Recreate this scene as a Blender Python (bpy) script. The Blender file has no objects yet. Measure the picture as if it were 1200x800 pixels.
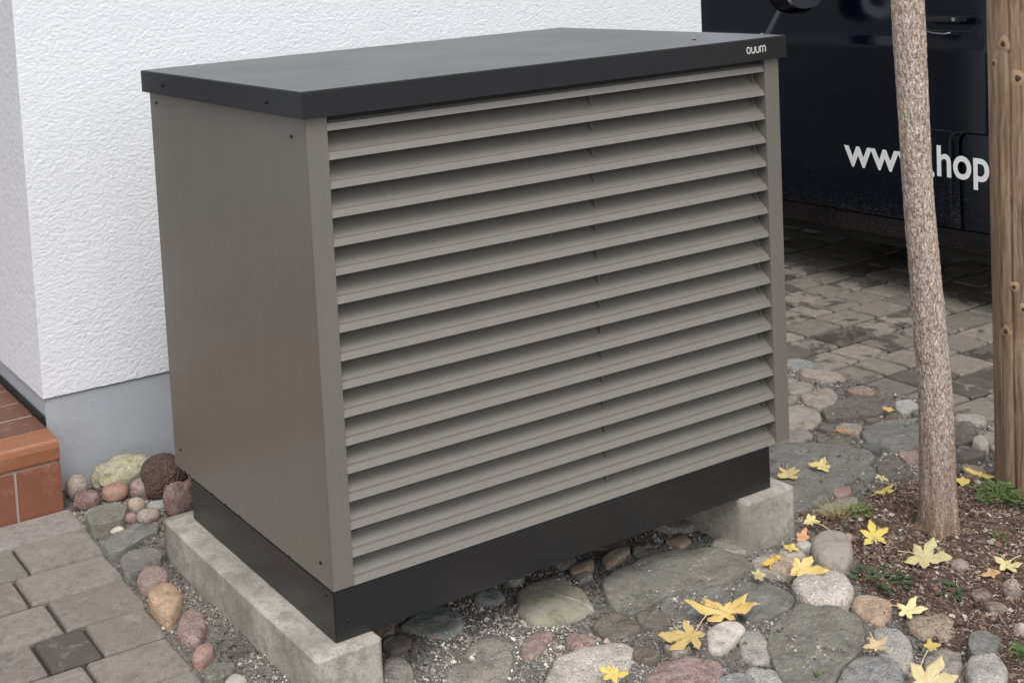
import bpy, bmesh, math, random
import numpy as np
from mathutils import Vector, Matrix, noise
random.seed(7); rng = np.random.default_rng(7)
sc = bpy.context.scene
C = sc.collection

# ------------------------------------------------------------------ camera
cam_d = bpy.data.cameras.new('camera'); cam = bpy.data.objects.new('camera', cam_d); C.objects.link(cam)
sc.camera = cam
cam_d.sensor_width = 36; cam_d.lens = 1519.657 * 36 / 1200
cam_d.shift_x = 210.11 / 1200; cam_d.shift_y = -332.04 / 1200
cam_d.clip_start = .05; cam_d.clip_end = 500
RM = [[0.8681298, -0.49288553, -0.05843372], [-0.09086265, -0.04207983, -0.994974], [0.48794941, 0.86907603, -0.08131564]]
cam.matrix_world = Matrix(((RM[0][0], -RM[1][0], -RM[2][0], -1.2246), (RM[0][1], -RM[1][1], -RM[2][1], -2.3110),
                           (RM[0][2], -RM[1][2], -RM[2][2], 1.5834), (0, 0, 0, 1)))
# ------------------------------------------------------------------ world, sun, exposure
w = bpy.data.worlds.new('World'); sc.world = w; w.use_nodes = True
SUN_EL, SUN_AZ = math.radians(60), math.radians(205)      # azimuth clockwise from +y
nt = w.node_tree; nt.nodes.clear()
o_ = nt.nodes.new('ShaderNodeOutputWorld'); b_ = nt.nodes.new('ShaderNodeBackground')
s_ = nt.nodes.new('ShaderNodeTexSky'); s_.sky_type = 'NISHITA'; s_.sun_disc = False
s_.sun_elevation = SUN_EL; s_.sun_rotation = SUN_AZ; s_.air_density = 1.0; s_.dust_density = 3.0
hs = nt.nodes.new('ShaderNodeHueSaturation'); hs.inputs['Saturation'].default_value = .32      # overcast: nearly colourless sky
nt.links.new(s_.outputs[0], hs.inputs['Color']); nt.links.new(hs.outputs[0], b_.inputs[0]); nt.links.new(b_.outputs[0], o_.inputs[0])
b_.inputs[1].default_value = .15
sl = bpy.data.lights.new('sun', 'SUN'); so = bpy.data.objects.new('sun', sl); C.objects.link(so)
sl.energy = .6; sl.angle = math.radians(32); sl.color = (1, .965, .92)
sd = Vector((math.sin(SUN_AZ) * math.cos(SUN_EL), math.cos(SUN_AZ) * math.cos(SUN_EL), math.sin(SUN_EL)))
so.rotation_euler = sd.to_track_quat('Z', 'Y').to_euler()
sc.view_settings.view_transform = 'Standard'; sc.view_settings.look = 'None'
sc.view_settings.exposure = 0.74; sc.view_settings.gamma = 1

# ------------------------------------------------------------------ helpers
def link(o, parent=None, mat=None):
    C.objects.link(o)
    if parent is not None: o.parent = parent
    if mat is not None and o.type in ('MESH', 'FONT'): o.data.materials.append(mat)
    return o
def tag(o, label=None, cat=None, group=None, kind=None):
    if label: o['label'] = label
    if cat: o['category'] = cat
    if group: o['group'] = group
    if kind: o['kind'] = kind
    return o
def empty(name, loc, label, cat, group=None):
    o = bpy.data.objects.new(name, None); o.location = loc; o.empty_display_size = .05; C.objects.link(o)
    bpy.context.view_layer.update() if False else None
    return tag(o, label, cat, group)
def from_np(name, V, F, mat=None, parent=None, smooth=False, col=None):
    """V (n,3), F (m,k) faces of equal size"""
    me = bpy.data.meshes.new(name); V = np.asarray(V, np.float32); F = np.asarray(F, np.int32)
    m, k = F.shape
    me.vertices.add(len(V)); me.vertices.foreach_set('co', V.ravel())
    me.loops.add(m * k); me.loops.foreach_set('vertex_index', F.ravel())
    me.polygons.add(m); me.polygons.foreach_set('loop_start', np.arange(m, dtype=np.int32) * k)
    me.polygons.foreach_set('loop_total', np.full(m, k, np.int32))
    me.polygons.foreach_set('use_smooth', np.full(m, smooth))
    if col is not None:
        a = me.color_attributes.new('tint', 'FLOAT_COLOR', 'POINT'); c4 = np.ones((len(V), 4), np.float32); c4[:, :3] = col
        a.data.foreach_set('color', c4.ravel())
    me.update(); me.validate()
    return link(bpy.data.objects.new(name, me), parent, mat)
def mesh(name, V, F, mat=None, parent=None, smooth=False):
    me = bpy.data.meshes.new(name); me.from_pydata([tuple(v) for v in V], [], F)
    me.polygons.foreach_set('use_smooth', [smooth] * len(F)); me.update()
    return link(bpy.data.objects.new(name, me), parent, mat)
def bm_obj(name, bm, mat=None, parent=None, smooth=False):
    bmesh.ops.recalc_face_normals(bm, faces=bm.faces)
    me = bpy.data.meshes.new(name); bm.to_mesh(me); bm.free()
    for p in me.polygons: p.use_smooth = smooth
    return link(bpy.data.objects.new(name, me), parent, mat)
def add_box(bm, a, b, bev=0):
    r = bmesh.ops.create_cube(bm, size=1); vs = r['verts']
    for v in vs: v.co = Vector([(a[i] + b[i]) / 2 + v.co[i] * (b[i] - a[i]) for i in range(3)])
    if bev:
        es = list({e for v in vs for e in v.link_edges})
        bmesh.ops.bevel(bm, geom=es, offset=bev, segments=2, affect='EDGES')
def box(name, a, b, mat, parent=None, bev=0):
    bm = bmesh.new(); add_box(bm, a, b, bev); o = bm_obj(name, bm, mat, parent)
    return o
def at(o, parent):           # geometry given in world coordinates under a parent at a location
    o.parent = parent; o.matrix_parent_inverse = Matrix.Translation(-Vector(parent.location)); return o
def extr(name, prof, x0, x1, mat, parent=None, closed=True):
    """profile of (y,z) swept along x"""
    n = len(prof); V = [(x0, y, z) for y, z in prof] + [(x1, y, z) for y, z in prof]
    F = [(i, (i + 1) % n, n + (i + 1) % n, n + i) for i in range(n)] + [tuple(range(n))[::-1], tuple(range(n, 2 * n))]
    bm = bmesh.new(); vs = [bm.verts.new(v) for v in V]
    for f in F: bm.faces.new([vs[i] for i in f])
    return bm_obj(name, bm, mat, parent)
def tube(bm, pts, r, seg=6, r1=None):
    rings = []; n = len(pts); pts = [Vector(p) for p in pts]
    for i, p in enumerate(pts):
        d = (pts[min(i + 1, n - 1)] - pts[max(i - 1, 0)]).normalized()
        u = d.orthogonal().normalized(); v = d.cross(u)
        rr = r if r1 is None else r + (r1 - r) * i / (n - 1)
        rings.append([bm.verts.new(p + (u * math.cos(t) + v * math.sin(t)) * rr) for t in [2 * math.pi * k / seg for k in range(seg)]])
    for a, b in zip(rings, rings[1:]):
        for k in range(seg): bm.faces.new((a[k], a[(k + 1) % seg], b[(k + 1) % seg], b[k]))
    bm.faces.new(rings[0][::-1]); bm.faces.new(rings[-1])
def inside(P, poly):
    x, y = P[:, 0], P[:, 1]; r = np.zeros(len(P), bool); n = len(poly)
    for i in range(n):
        (x1, y1), (x2, y2) = poly[i][:2], poly[(i + 1) % n][:2]
        c = ((y1 > y) != (y2 > y)) & (x < (x2 - x1) * (y - y1) / (y2 - y1 + 1e-12) + x1); r ^= c
    return r
def pdist(P, poly):
    d = np.full(len(P), 9.); n = len(poly)
    for i in range(n):
        a = np.array(poly[i][:2]); b = np.array(poly[(i + 1) % n][:2]); ab = b - a
        t = np.clip(((P[:, :2] - a) @ ab) / (ab @ ab + 1e-12), 0, 1)
        d = np.minimum(d, np.linalg.norm(P[:, :2] - (a + t[:, None] * ab), axis=1))
    return d
def sst(x): x = np.clip(x, 0, 1); return x * x * (3 - 2 * x)
def gz(x, y):                # height of the natural ground: a little higher at the house corner
    x = np.asarray(x, float); y = np.asarray(y, float); edge = -.012 * sst((-.13 - x) / .05)
    t = np.maximum(sst((.1 - x) / .15), sst((y - .85) / .2) * sst((.6 - x) / .3))
    return edge + .03 * t + .003 * np.sin(x * 23 + y * 7) * np.sin(y * 19 - x * 5) + .002
def grains(name, P, r, cols, mat, flat=(.55, 1.0), parent=None):
    """thousands of little angular stones as one mesh of jittered octahedra"""
    n = len(P); base = np.array([(1, 0, 0), (0, 1, 0), (-1, 0, 0), (0, -1, 0), (0, 0, 1), (0, 0, -1)], float)
    tri = np.array([(0, 1, 4), (1, 2, 4), (2, 3, 4), (3, 0, 4), (1, 0, 5), (2, 1, 5), (3, 2, 5), (0, 3, 5)])
    V = base[None] * (1 + rng.uniform(-.35, .35, (n, 6, 1))) + rng.uniform(-.25, .25, (n, 6, 3))
    V *= np.stack([rng.uniform(.7, 1.3, n), rng.uniform(.7, 1.3, n), rng.uniform(*flat, n)], 1)[:, None]
    a = rng.uniform(0, 6.28, n); b = rng.uniform(-.7, .7, n)
    x, y, z = V[..., 0].copy(), V[..., 1].copy(), V[..., 2].copy()
    y2 = y * np.cos(b)[:, None] - z * np.sin(b)[:, None]; z = y * np.sin(b)[:, None] + z * np.cos(b)[:, None]
    V = np.stack([x * np.cos(a)[:, None] - y2 * np.sin(a)[:, None], x * np.sin(a)[:, None] + y2 * np.cos(a)[:, None], z], -1)
    V = V * r[:, None, None] + P[:, None]
    F = tri[None] + (np.arange(n) * 6)[:, None, None]
    return from_np(name, V.reshape(-1, 3), F.reshape(-1, 3), mat, parent, False, np.repeat(cols, 6, 0))

# ------------------------------------------------------------------ material kit
class NT:
    def __init__(s, name):
        s.m = bpy.data.materials.new(name); s.m.use_nodes = True; s.t = s.m.node_tree
        s.b = s.t.nodes['Principled BSDF']; s.out = s.t.nodes['Material Output']
        s.tc = s.t.nodes.new('ShaderNodeTexCoord')
    def n(s, typ, ins=None, **kw):
        x = s.t.nodes.new(typ)
        for k, v in kw.items(): setattr(x, k, v)
        for k, v in (ins or {}).items():
            if isinstance(v, bpy.types.NodeSocket): s.t.links.new(v, x.inputs[k])
            else: x.inputs[k].default_value = v
        return x
    def vec(s, scale=(1, 1, 1), rnd=False, world=False):
        v = s.n('ShaderNodeNewGeometry').outputs['Position'] if world else s.tc.outputs['Object']
        if rnd:
            oi = s.n('ShaderNodeObjectInfo'); m = s.n('ShaderNodeMath', {0: oi.outputs['Random'], 1: 37.0}, operation='MULTIPLY')
            v = s.n('ShaderNodeVectorMath', {0: v, 1: m.outputs[0]}, operation='ADD').outputs[0]
        return s.n('ShaderNodeMapping', {'Vector': v, 'Scale': scale}).outputs[0]
    def noise(s, vec, scale, detail=6, rough=.55, dist=0):
        return s.n('ShaderNodeTexNoise', {'Vector': vec, 'Scale': scale, 'Detail': detail, 'Roughness': rough, 'Distortion': dist}).outputs['Fac']
    def voro(s, vec, scale, feature='F1', out='Distance'):
        return s.n('ShaderNodeTexVoronoi', {'Vector': vec, 'Scale': scale}, feature=feature).outputs[out]
    def ramp(s, fac, *st):
        r = s.n('ShaderNodeValToRGB', {'Fac': fac}); e = r.color_ramp.elements
        while len(e) < len(st): e.new(.5)
        for el, (p, c) in zip(e, st):
            el.position = p; el.color = (c, c, c, 1) if isinstance(c, (int, float)) else (*c, 1)
        return r.outputs[0]
    def mix(s, fac, a, b, mode='MIX'):
        x = s.n('ShaderNodeMix', data_type='RGBA', blend_type=mode)
        for i, v in ((0, fac), (6, a), (7, b)):
            if isinstance(v, bpy.types.NodeSocket): s.t.links.new(v, x.inputs[i])
            else: x.inputs[i].default_value = v if i == 0 else ((v, v, v, 1) if isinstance(v, (int, float)) else (*v[:3], 1))
        return x.outputs[2]
    def math(s, op, a, b=0.0): return s.n('ShaderNodeMath', {0: a, 1: b}, operation=op).outputs[0]
    def bump(s, h, strength=.5, dist=.002, prev=None):
        d = {'Height': h, 'Strength': strength, 'Distance': dist}
        if prev is not None: d['Normal'] = prev
        return s.n('ShaderNodeBump', d).outputs[0]
    def done(s, col=None, rough=None, normal=None, metal=None, coat=None, spec=None):
        for k, v in (('Base Color', col), ('Roughness', rough), ('Normal', normal), ('Metallic', metal), ('Coat Weight', coat), ('Specular IOR Level', spec)):
            if v is None: continue
            if isinstance(v, bpy.types.NodeSocket): s.t.links.new(v, s.b.inputs[k])
            else: s.b.inputs[k].default_value = (*v, 1) if isinstance(v, tuple) else v
        return s.m

def m_metal(name, col, rough=.42, metal=.35, grain=.03):
    k = NT(name); v = k.vec(); n = k.noise(v, 900, 2); big = k.noise(v, 3, 3)
    c = k.mix(k.math('MULTIPLY', big, .25), col, tuple(x * 1.25 for x in col))
    stk = k.noise(k.vec((1, 1, .12)), 26, 5, .6); c = k.mix(k.ramp(stk, (.45, 0), (.8, .3)), c, tuple(x * 1.3 + .004 for x in col))
    sp_ = k.ramp(k.noise(v, 240, 3, .6), (.66, 0), (.74, .3)); c = k.mix(sp_, c, tuple(x * 1.35 + .01 for x in col))
    r = k.n('ShaderNodeMapRange', {'Value': big, 'To Min': rough - .05, 'To Max': rough + .06}).outputs[0]
    return k.done(c, r, k.bump(n, grain, .0006), metal)
M = {}
M['taupe'] = m_metal('taupe_powder_coat', (.195, .179, .155), .30, .22)
M['anthracite'] = m_metal('anthracite_powder_coat', (.0135, .014, .0155), .31, .0, .12)
M['anthracite'].node_tree.nodes['Principled BSDF'].inputs['Specular IOR Level'].default_value = .6
M['black'] = NT('black_plastic').done((.01, .01, .01), .6)
M['screw'] = NT('dark_screw').done((.03, .03, .03), .4, None, .6)
M['lettering'] = NT('logo_silver').done((.72, .70, .66), .4)
M['white_letter'] = NT('white_vinyl').done((.88, .88, .86), .5)

def m_stucco():
    k = NT('white_scraped_stucco'); v = k.vec((1, 1, 2.1)); v1 = k.vec((1, 1, 1.2))
    a = k.noise(v, 85, 6, .65, .5)
    a = k.ramp(k.math('ABSOLUTE', k.math('SUBTRACT', a, .5)), (0, 0), (.05, 1))       # ridged, worm-like
    b = k.noise(v, 190, 5, .7, .3); c = k.noise(v1, 9, 4)
    pits = k.ramp(k.voro(v, 70), (.0, 0), (.12, 1))
    h = k.math('ADD', k.math('MULTIPLY', a, .45), k.math('ADD', k.math('MULTIPLY', b, .5), k.math('MULTIPLY', pits, .25)))
    h = k.math('ADD', h, k.math('MULTIPLY', c, .6))
    col = k.mix(k.math('MULTIPLY', c, .5), (.83, .84, .86), (.76, .775, .805))
    return k.done(col, .95, k.bump(h, .35, .003), None, None, .08)
M['stucco'] = m_stucco()
def m_plinth():
    k = NT('grey_plinth_render'); v = k.vec(); c = k.noise(v, 6, 5); f = k.noise(v, 60, 5, .6); g = k.noise(v, 260, 3)
    col = k.mix(c, (.37, .385, .42), (.47, .485, .515))
    dirt = k.ramp(k.noise(k.vec((3, 3, .7)), 5, 4), (.45, 0), (.8, .35)); col = k.mix(dirt, col, (.40, .39, .37))
    return k.done(col, .85, k.bump(k.math('ADD', f, k.math('MULTIPLY', g, .4)), .6, .003))
M['plinth'] = m_plinth()
def m_concrete():
    k = NT('cast_concrete'); v = k.vec(rnd=True); c = k.noise(v, 7, 6, .6); f = k.noise(v, 130, 4, .7)
    holes = k.ramp(k.voro(v, 55), (.05, 0), (.13, 1))
    col = k.mix(k.ramp(c, (.35, 0), (.65, 1)), (.26, .235, .195), (.47, .435, .375)); col = k.mix(k.ramp(k.noise(v, 26, 5, .7), (.5, 0), (.6, .6)), col, (.22, .20, .165)); col = k.mix(k.ramp(k.noise(v, 160, 3), (.62, 0), (.7, .5)), col, (.52, .49, .43))
    col = k.mix(k.ramp(f, (.3, .6), (.48, 0)), col, (.13, .12, .10))
    return k.done(col, .9, k.bump(k.math('ADD', k.math('MULTIPLY', f, .5), holes), .5, .0015))
M['concrete'] = m_concrete()
def m_stone(kind):
    k = NT('stone_' + kind); v = k.vec(rnd=True); oc = k.n('ShaderNodeObjectInfo').outputs['Color']
    big = k.noise(v, 14, 6, .6); med = k.noise(v, 60, 5, .65); fine = k.noise(v, 300, 4, .7)
    col = k.mix(big, k.mix(1, oc, .78, 'MULTIPLY'), k.mix(1, oc, 1.6, 'MULTIPLY')); hb = med; s = .5; d = .002
    if kind in ('speck', 'rock'):
        sp = k.ramp(k.noise(v, 190, 3, .75), (.34, .3), (.47, .9), (.58, 1.05), (.68, 2.0)); col = k.mix(1, col, sp, 'MULTIPLY')
        patch = k.ramp(k.noise(v, 38, 5, .7, .5), (.46, 0), (.62, .6)); col = k.mix(patch, col, k.mix(.5, oc, (.50, .46, .40)))
        s = 1; d = .006
    if kind == 'rock': col = k.mix(k.ramp(k.noise(v, 22, 4), (.5, 0), (.6, .6)), col, k.mix(1, oc, (1.25, 1.2, .9), 'MULTIPLY')); d = .006
    if kind == 'layer':
        vv = k.vec((1, 2.6, 5), rnd=True); n2 = k.noise(vv, 30, 6, .7, 1.5); st = k.ramp(n2, (.28, .4), (.44, 1.1), (.52, .75), (.6, 1.4), (.74, 2.0))
        col = k.mix(1, col, st, 'MULTIPLY'); hb = k.math('ADD', n2, k.math('MULTIPLY', fine, .4)); s = 1; d = .010
        col = k.mix(k.ramp(k.noise(k.vec((1, 2.2, 3), rnd=True), 55, 6, .75, .8), (.50, 0), (.60, .55)), col, (.50, .48, .42))
        col = k.mix(k.ramp(k.noise(v, 16, 6, .7), (.44, 0), (.64, .6)), col, (.30, .27, .21))
    if kind == 'vein':
        wv = k.n('ShaderNodeSeparateXYZ', {0: k.tc.outputs['Object']}); xx = k.math('ADD', wv.outputs[0], k.math('MULTIPLY', k.noise(v, 30, 3), .012))
        ln = k.ramp(k.math('ABSOLUTE', k.math('ADD', k.math('ADD', xx, k.math('MULTIPLY', wv.outputs[1], .35)), -.018)), (0, .8), (.002, .7), (.0035, 0))
        col = k.mix(k.ramp(k.noise(v, 18, 5), (.45, 0), (.65, .5)), col, (.27, .27, .13)); col = k.mix(ln, col, (.62, .58, .46))
    if kind == 'lava':
        hb = k.voro(v, 130); col = k.mix(k.ramp(hb, (.1, .8), (.5, 0)), col, (.015, .01, .01)); s = 1; d = .005
    if kind == 'bandy':
        n2 = k.noise(k.vec((1, 1, 6), rnd=True), 16, 4, .5, 1.5); col = k.mix(k.ramp(n2, (.35, .0), (.5, .7), (.55, 0)), col, (.40, .20, .10))
        hb = n2; d = .008; s = .8
    mot = k.ramp(k.noise(v, 26, 6, .72, .6), (.36, .7), (.5, 0), (1, 0)); col = k.mix(mot, col, k.mix(1, oc, .5, 'MULTIPLY')); mo2 = k.ramp(k.math('MULTIPLY', 1.0 if kind != 'lava' else .2, k.noise(k.vec((1.3, 1, 1), rnd=True), 34, 6, .72, .4)), (.5, 0), (.64, .75)); col = k.mix(mo2, col, k.mix(.55, oc, (.46, .40, .31)))
    dust = k.ramp(k.math('ADD', k.noise(v, 380, 3, .7), k.math('MULTIPLY', k.noise(v, 20, 3), .25)), (.68, 0), (.80, .6)); col = k.mix(dust, col, (.50, .47, .42))
    col = k.mix(k.ramp(k.noise(v, 200, 4, .7), (.30, .6), (.42, 0)), col, k.mix(1, oc, .35, 'MULTIPLY'))
    return k.done(col, .82, k.bump(fine, .8, .003, k.bump(hb, s, d)))
for kd in ('speck', 'rock', 'layer', 'vein', 'lava', 'bandy', 'smooth'): M[kd] = m_stone(kd)
def m_tint(name, rough=.85, mul=1.0):
    k = NT(name); a = k.n('ShaderNodeAttribute', attribute_name='tint').outputs['Color']
    n = k.noise(k.vec(world=True), 500, 2); return k.done(k.mix(1, a, k.ramp(n, (.3, .75 * mul), (.7, 1.2 * mul)), 'MULTIPLY'), rough)
M['grain'] = m_tint('gravel_grains'); M['crumb'] = m_tint('soil_grains', .95)
def m_bed():
    k = NT('gravel_bed_grit'); v = k.vec(world=True); a = k.voro(v, 260, 'F1', 'Color'); d = k.voro(v, 260)
    n = k.noise(v, 10, 5); g = k.n('ShaderNodeRGBToBW', {0: a}).outputs[0]
    col = k.mix(g, (.07, .062, .053), (.32, .30, .27)); col = k.mix(k.ramp(n, (.35, .1), (.7, .6)), col, (.11, .095, .078))
    return k.done(col, .95, k.bump(d, .8, .004))
M['bed'] = m_bed()
def m_soil():
    k = NT('dark_brown_soil'); v = k.vec(world=True); n = k.noise(v, 25, 8, .7); f = k.noise(v, 220, 5, .7)
    col = k.ramp(n, (.3, (.045, .029, .020)), (.55, (.105, .07, .049)), (.75, (.17, .12, .088)))
    col = k.mix(k.ramp(f, (.58, 0), (.7, .5)), col, (.20, .155, .12))
    return k.done(col, .97, k.bump(f, .9, .004, k.bump(n, .8, .012)))
M['soil'] = m_soil()
def m_paver(name, c0, c1, wet):
    k = NT(name); v = k.vec(rnd=True); wv = k.vec(world=True); oi = k.n('ShaderNodeObjectInfo')
    big = k.noise(v, 9, 5, .6); f = k.noise(v, 170, 5, .7); r = oi.outputs['Random']
    col = k.mix(k.math('ADD', k.math('MULTIPLY', big, .6), k.math('MULTIPLY', r, .4)), c0, c1)
    col = k.mix(k.ramp(f, (.32, .5), (.5, 0)), col, tuple(x * .5 for x in c0))
    col = k.mix(k.ramp(k.noise(v, 320, 2), (.62, 0), (.72, .35)), col, (.42, .40, .36))
    oc = oi.outputs['Color']; col = k.mix(1, col, oc, 'MULTIPLY')
    col = k.mix(k.ramp(k.noise(v, 28, 6, .72, .6), (.48, 0), (.66, .5)), col, tuple(x * .55 for x in c0)); col = k.mix(k.ramp(k.noise(v, 17, 5, .7, 1.0), (.55, 0), (.7, .4)), col, tuple(x * 1.35 for x in c1))
    rough = .85
    if wet:
        wn = k.noise(k.vec((1, 1, .01), world=True), 8.5, 6, .62, .5)
        wt = k.ramp(k.math('ADD', wn, k.math('MULTIPLY', k.math('SUBTRACT', r, .5), .30)), (.55, 0), (.60, 1)); col = k.mix(k.math('MULTIPLY', wt, .70), col, (.045, .037, .030))
        rough = k.n('ShaderNodeMapRange', {'Value': wt, 'To Min': .85, 'To Max': .5}).outputs[0]
    return k.done(col, rough, k.bump(f, .8, .0024, k.bump(k.noise(v, 40, 5, .7), .6, .004)))
M['paver'] = m_paver('grey_brown_concrete_paver', (.190, .170, .149), (.30, .274, .243), False)
M['paver_far'] = m_paver('weathered_driveway_paver', (.18, .163, .144), (.28, .257, .228), True)
def m_joint():
    k = NT('joint_sand'); v = k.vec(world=True); return k.done(k.ramp(k.noise(v, 300, 4, .8), (.35, (.025, .02, .016)), (.6, (.08, .068, .055)), (.75, (.2, .18, .16))), .95, k.bump(k.noise(v, 250, 3), .8, .003))
M['joint'] = m_joint(); M['joint_dark'] = NT('dark_damp_joint_soil').done((.022, .018, .014), .95)
def m_terra(name, a, b):
    k = NT(name); v = k.vec(rnd=True); n = k.noise(v, 8, 5, .6); f = k.noise(v, 120, 4)
    r = k.n('ShaderNodeObjectInfo').outputs['Random']
    col = k.mix(k.math('ADD', k.math('MULTIPLY', n, .7), k.math('MULTIPLY', r, .3)), a, b); col = k.mix(k.ramp(k.noise(v, 30, 4), (.55, 0), (.75, .4)), col, (.40, .22, .14))
    return k.done(col, .5, k.bump(f, .3, .001))
M['terra'] = m_terra('terracotta_tile', (.25, .092, .042), (.36, .15, .072)); M['terra_dark'] = m_terra('brown_top_tile', (.12, .052, .034), (.19, .088, .056))
M['terra_red'] = m_terra('red_riser_tile', (.19, .068, .040), (.26, .098, .058))
M['grout'] = NT('light_grout').done((.40, .35, .29), .9)
def m_leaf():
    k = NT('autumn_leaf'); v = k.vec(rnd=True); oc = k.n('ShaderNodeObjectInfo').outputs['Color']; n = k.noise(v, 90, 5, .6)
    col = k.mix(k.ramp(n, (.35, .0), (.7, .35)), oc, k.mix(1, oc, (1, .82, .45), 'MULTIPLY'))
    col = k.mix(k.ramp(k.noise(v, 170, 4, .7), (.60, 0), (.72, .7)), col, (.24, .13, .045)); col = k.mix(k.ramp(k.noise(v, 40, 3), (.45, 0), (.7, .5)), col, k.mix(.5, oc, (.55, .42, .2)))
    m = k.done(col, .55, k.bump(n, .5, .002)); return m
M['leaf'] = m_leaf()
def m_stem():
    k = NT('leaf_stem'); return k.done((.62, .50, .30), .6)
M['stem'] = m_stem()
def m_bark():
    k = NT('cracked_bark'); sep = k.n('ShaderNodeSeparateXYZ', {0: k.tc.outputs['Object']}); z = sep.outputs[2]
    v = k.vec((1, 1, .42)); vd = k.n('ShaderNodeVectorMath', {0: v, 1: k.n('ShaderNodeTexNoise', {'Vector': v, 'Scale': 60.0, 'Detail': 3.0}).outputs['Color']}, operation='MULTIPLY_ADD')
    vd = k.n('ShaderNodeVectorMath', {0: v, 1: k.n('ShaderNodeVectorMath', {0: k.n('ShaderNodeTexNoise', {'Vector': v, 'Scale': 70.0, 'Detail': 3.0}).outputs['Color'], 3: .018}, operation='SCALE').outputs[0]}, operation='ADD').outputs[0]
    e = k.voro(vd, 190, 'DISTANCE_TO_EDGE'); n = k.noise(v, 175, 4, .75, .5); n2 = k.noise(v, 12, 4)
    col = k.ramp(n, (.35, (.15, .095, .070)), (.43, (.38, .275, .215)), (.51, (.58, .465, .385)), (.60, (.82, .73, .65)))
    low = k.ramp(k.math('MULTIPLY', z, 1.0), (.05, 1), (.42, .0))
    col2 = k.ramp(k.noise(k.vec((1, 1, .12)), 75, 4, .6, 1), (.40, (.15, .085, .05)), (.56, (.26, .165, .10)), (.62, (.52, .40, .31)), (.68, (.22, .14, .09)))
    col = k.mix(k.math('MULTIPLY', low, .8), col, col2); col = k.mix(k.ramp(e, (.02, .5), (.10, 0)), col, (.15, .10, .07))
    col = k.mix(k.math('MULTIPLY', n2, .25), col, (.26, .17, .09))
    h = k.math('ADD', k.ramp(e, (0, 0), (.2, 1)), k.math('MULTIPLY', n, 1.2))
    return k.done(col, .9, k.bump(h, .6, .003))
M['bark'] = m_bark()
def m_wood():
    k = NT('weathered_pine'); v = k.vec((1, 1, .06)); d = k.n('ShaderNodeTexNoise', {'Vector': k.vec((1, 1, .5)), 'Scale': 6.0, 'Detail': 3.0}).outputs['Color']
    vd = k.n('ShaderNodeVectorMath', {0: v, 1: k.n('ShaderNodeVectorMath', {0: d, 3: .05}, operation='SCALE').outputs[0]}, operation='ADD').outputs[0]
    n = k.noise(vd, 75, 6, .6); n2 = k.noise(vd, 260, 4, .6); n3 = k.noise(k.vec((1, 1, .3)), 7, 4)
    col = k.ramp(n, (.32, (.09, .052, .032)), (.44, (.20, .13, .083)), (.56, (.29, .205, .138)), (.72, (.40, .31, .22)))
    col = k.mix(k.ramp(n2, (.3, .5), (.5, 0)), col, (.10, .055, .03)); col = k.mix(k.ramp(n3, (.45, 0), (.7, .5)), col, (.30, .17, .085))
    return k.done(col, .75, k.bump(n2, .5, .002, k.bump(n, .6, .004)))
M['wood'] = m_wood(); M['knot'] = NT('dark_knot').done((.06, .032, .02), .8); M['knot_ring'] = NT('knot_ring').done((.36, .235, .14), .8)
def m_paint():
    k = NT('navy_van_paint'); z = k.n('ShaderNodeSeparateXYZ', {0: k.n('ShaderNodeNewGeometry').outputs['Position']}).outputs[2]
    v = k.vec((1, .45, 1), world=True); dirt = k.noise(v, 130, 4, .8); big = k.noise(v, 5, 4)
    lowm = k.n('ShaderNodeMapRange', {'Value': z, 'From Min': .25, 'From Max': .62, 'To Min': 1.0, 'To Max': 0.0}).outputs[0]
    f = k.math('MULTIPLY', k.ramp(k.math('ADD', dirt, k.math('MULTIPLY', big, .35)), (.70, .05), (.84, .65)), lowm)
    col = k.mix(f, (.0010, .0019, .0066), (.055, .050, .043))
    r = k.n('ShaderNodeMapRange', {'Value': f, 'To Min': .16, 'To Max': .8}).outputs[0]
    return k.done(col, r, None, .0, 0.0, .45)
M['paint'] = m_paint()
M['glass'] = NT('tinted_glass').done((.01, .012, .014), .08)
def m_mirror():
    k = NT('mirror_glass'); return k.done((.75, .78, .8), .04, None, 1.0)
M['mirror'] = m_mirror()
M['tyre'] = NT('tyre_rubber').done((.015, .015, .015), .85); M['rim'] = NT('alloy_rim').done((.4, .4, .41), .3, None, .9)
def m_green(name, a, b):
    k = NT(name); r = k.noise(k.vec(world=True), 120, 3); return k.done(k.mix(r, a, b), .6)
M['green'] = m_green('weed_leaf', (.035, .075, .015), (.12, .19, .045)); M['dry'] = m_green('dry_grass_blade', (.16, .15, .05), (.38, .32, .16))
M['darkgreen'] = m_green('dark_weed_leaf', (.02, .05, .018), (.055, .10, .03))
M['red_lens'] = NT('red_lens').done((.3, .01, .01), .2); M['white_lens'] = NT('clear_lens').done((.6, .6, .62), .1)
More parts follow.
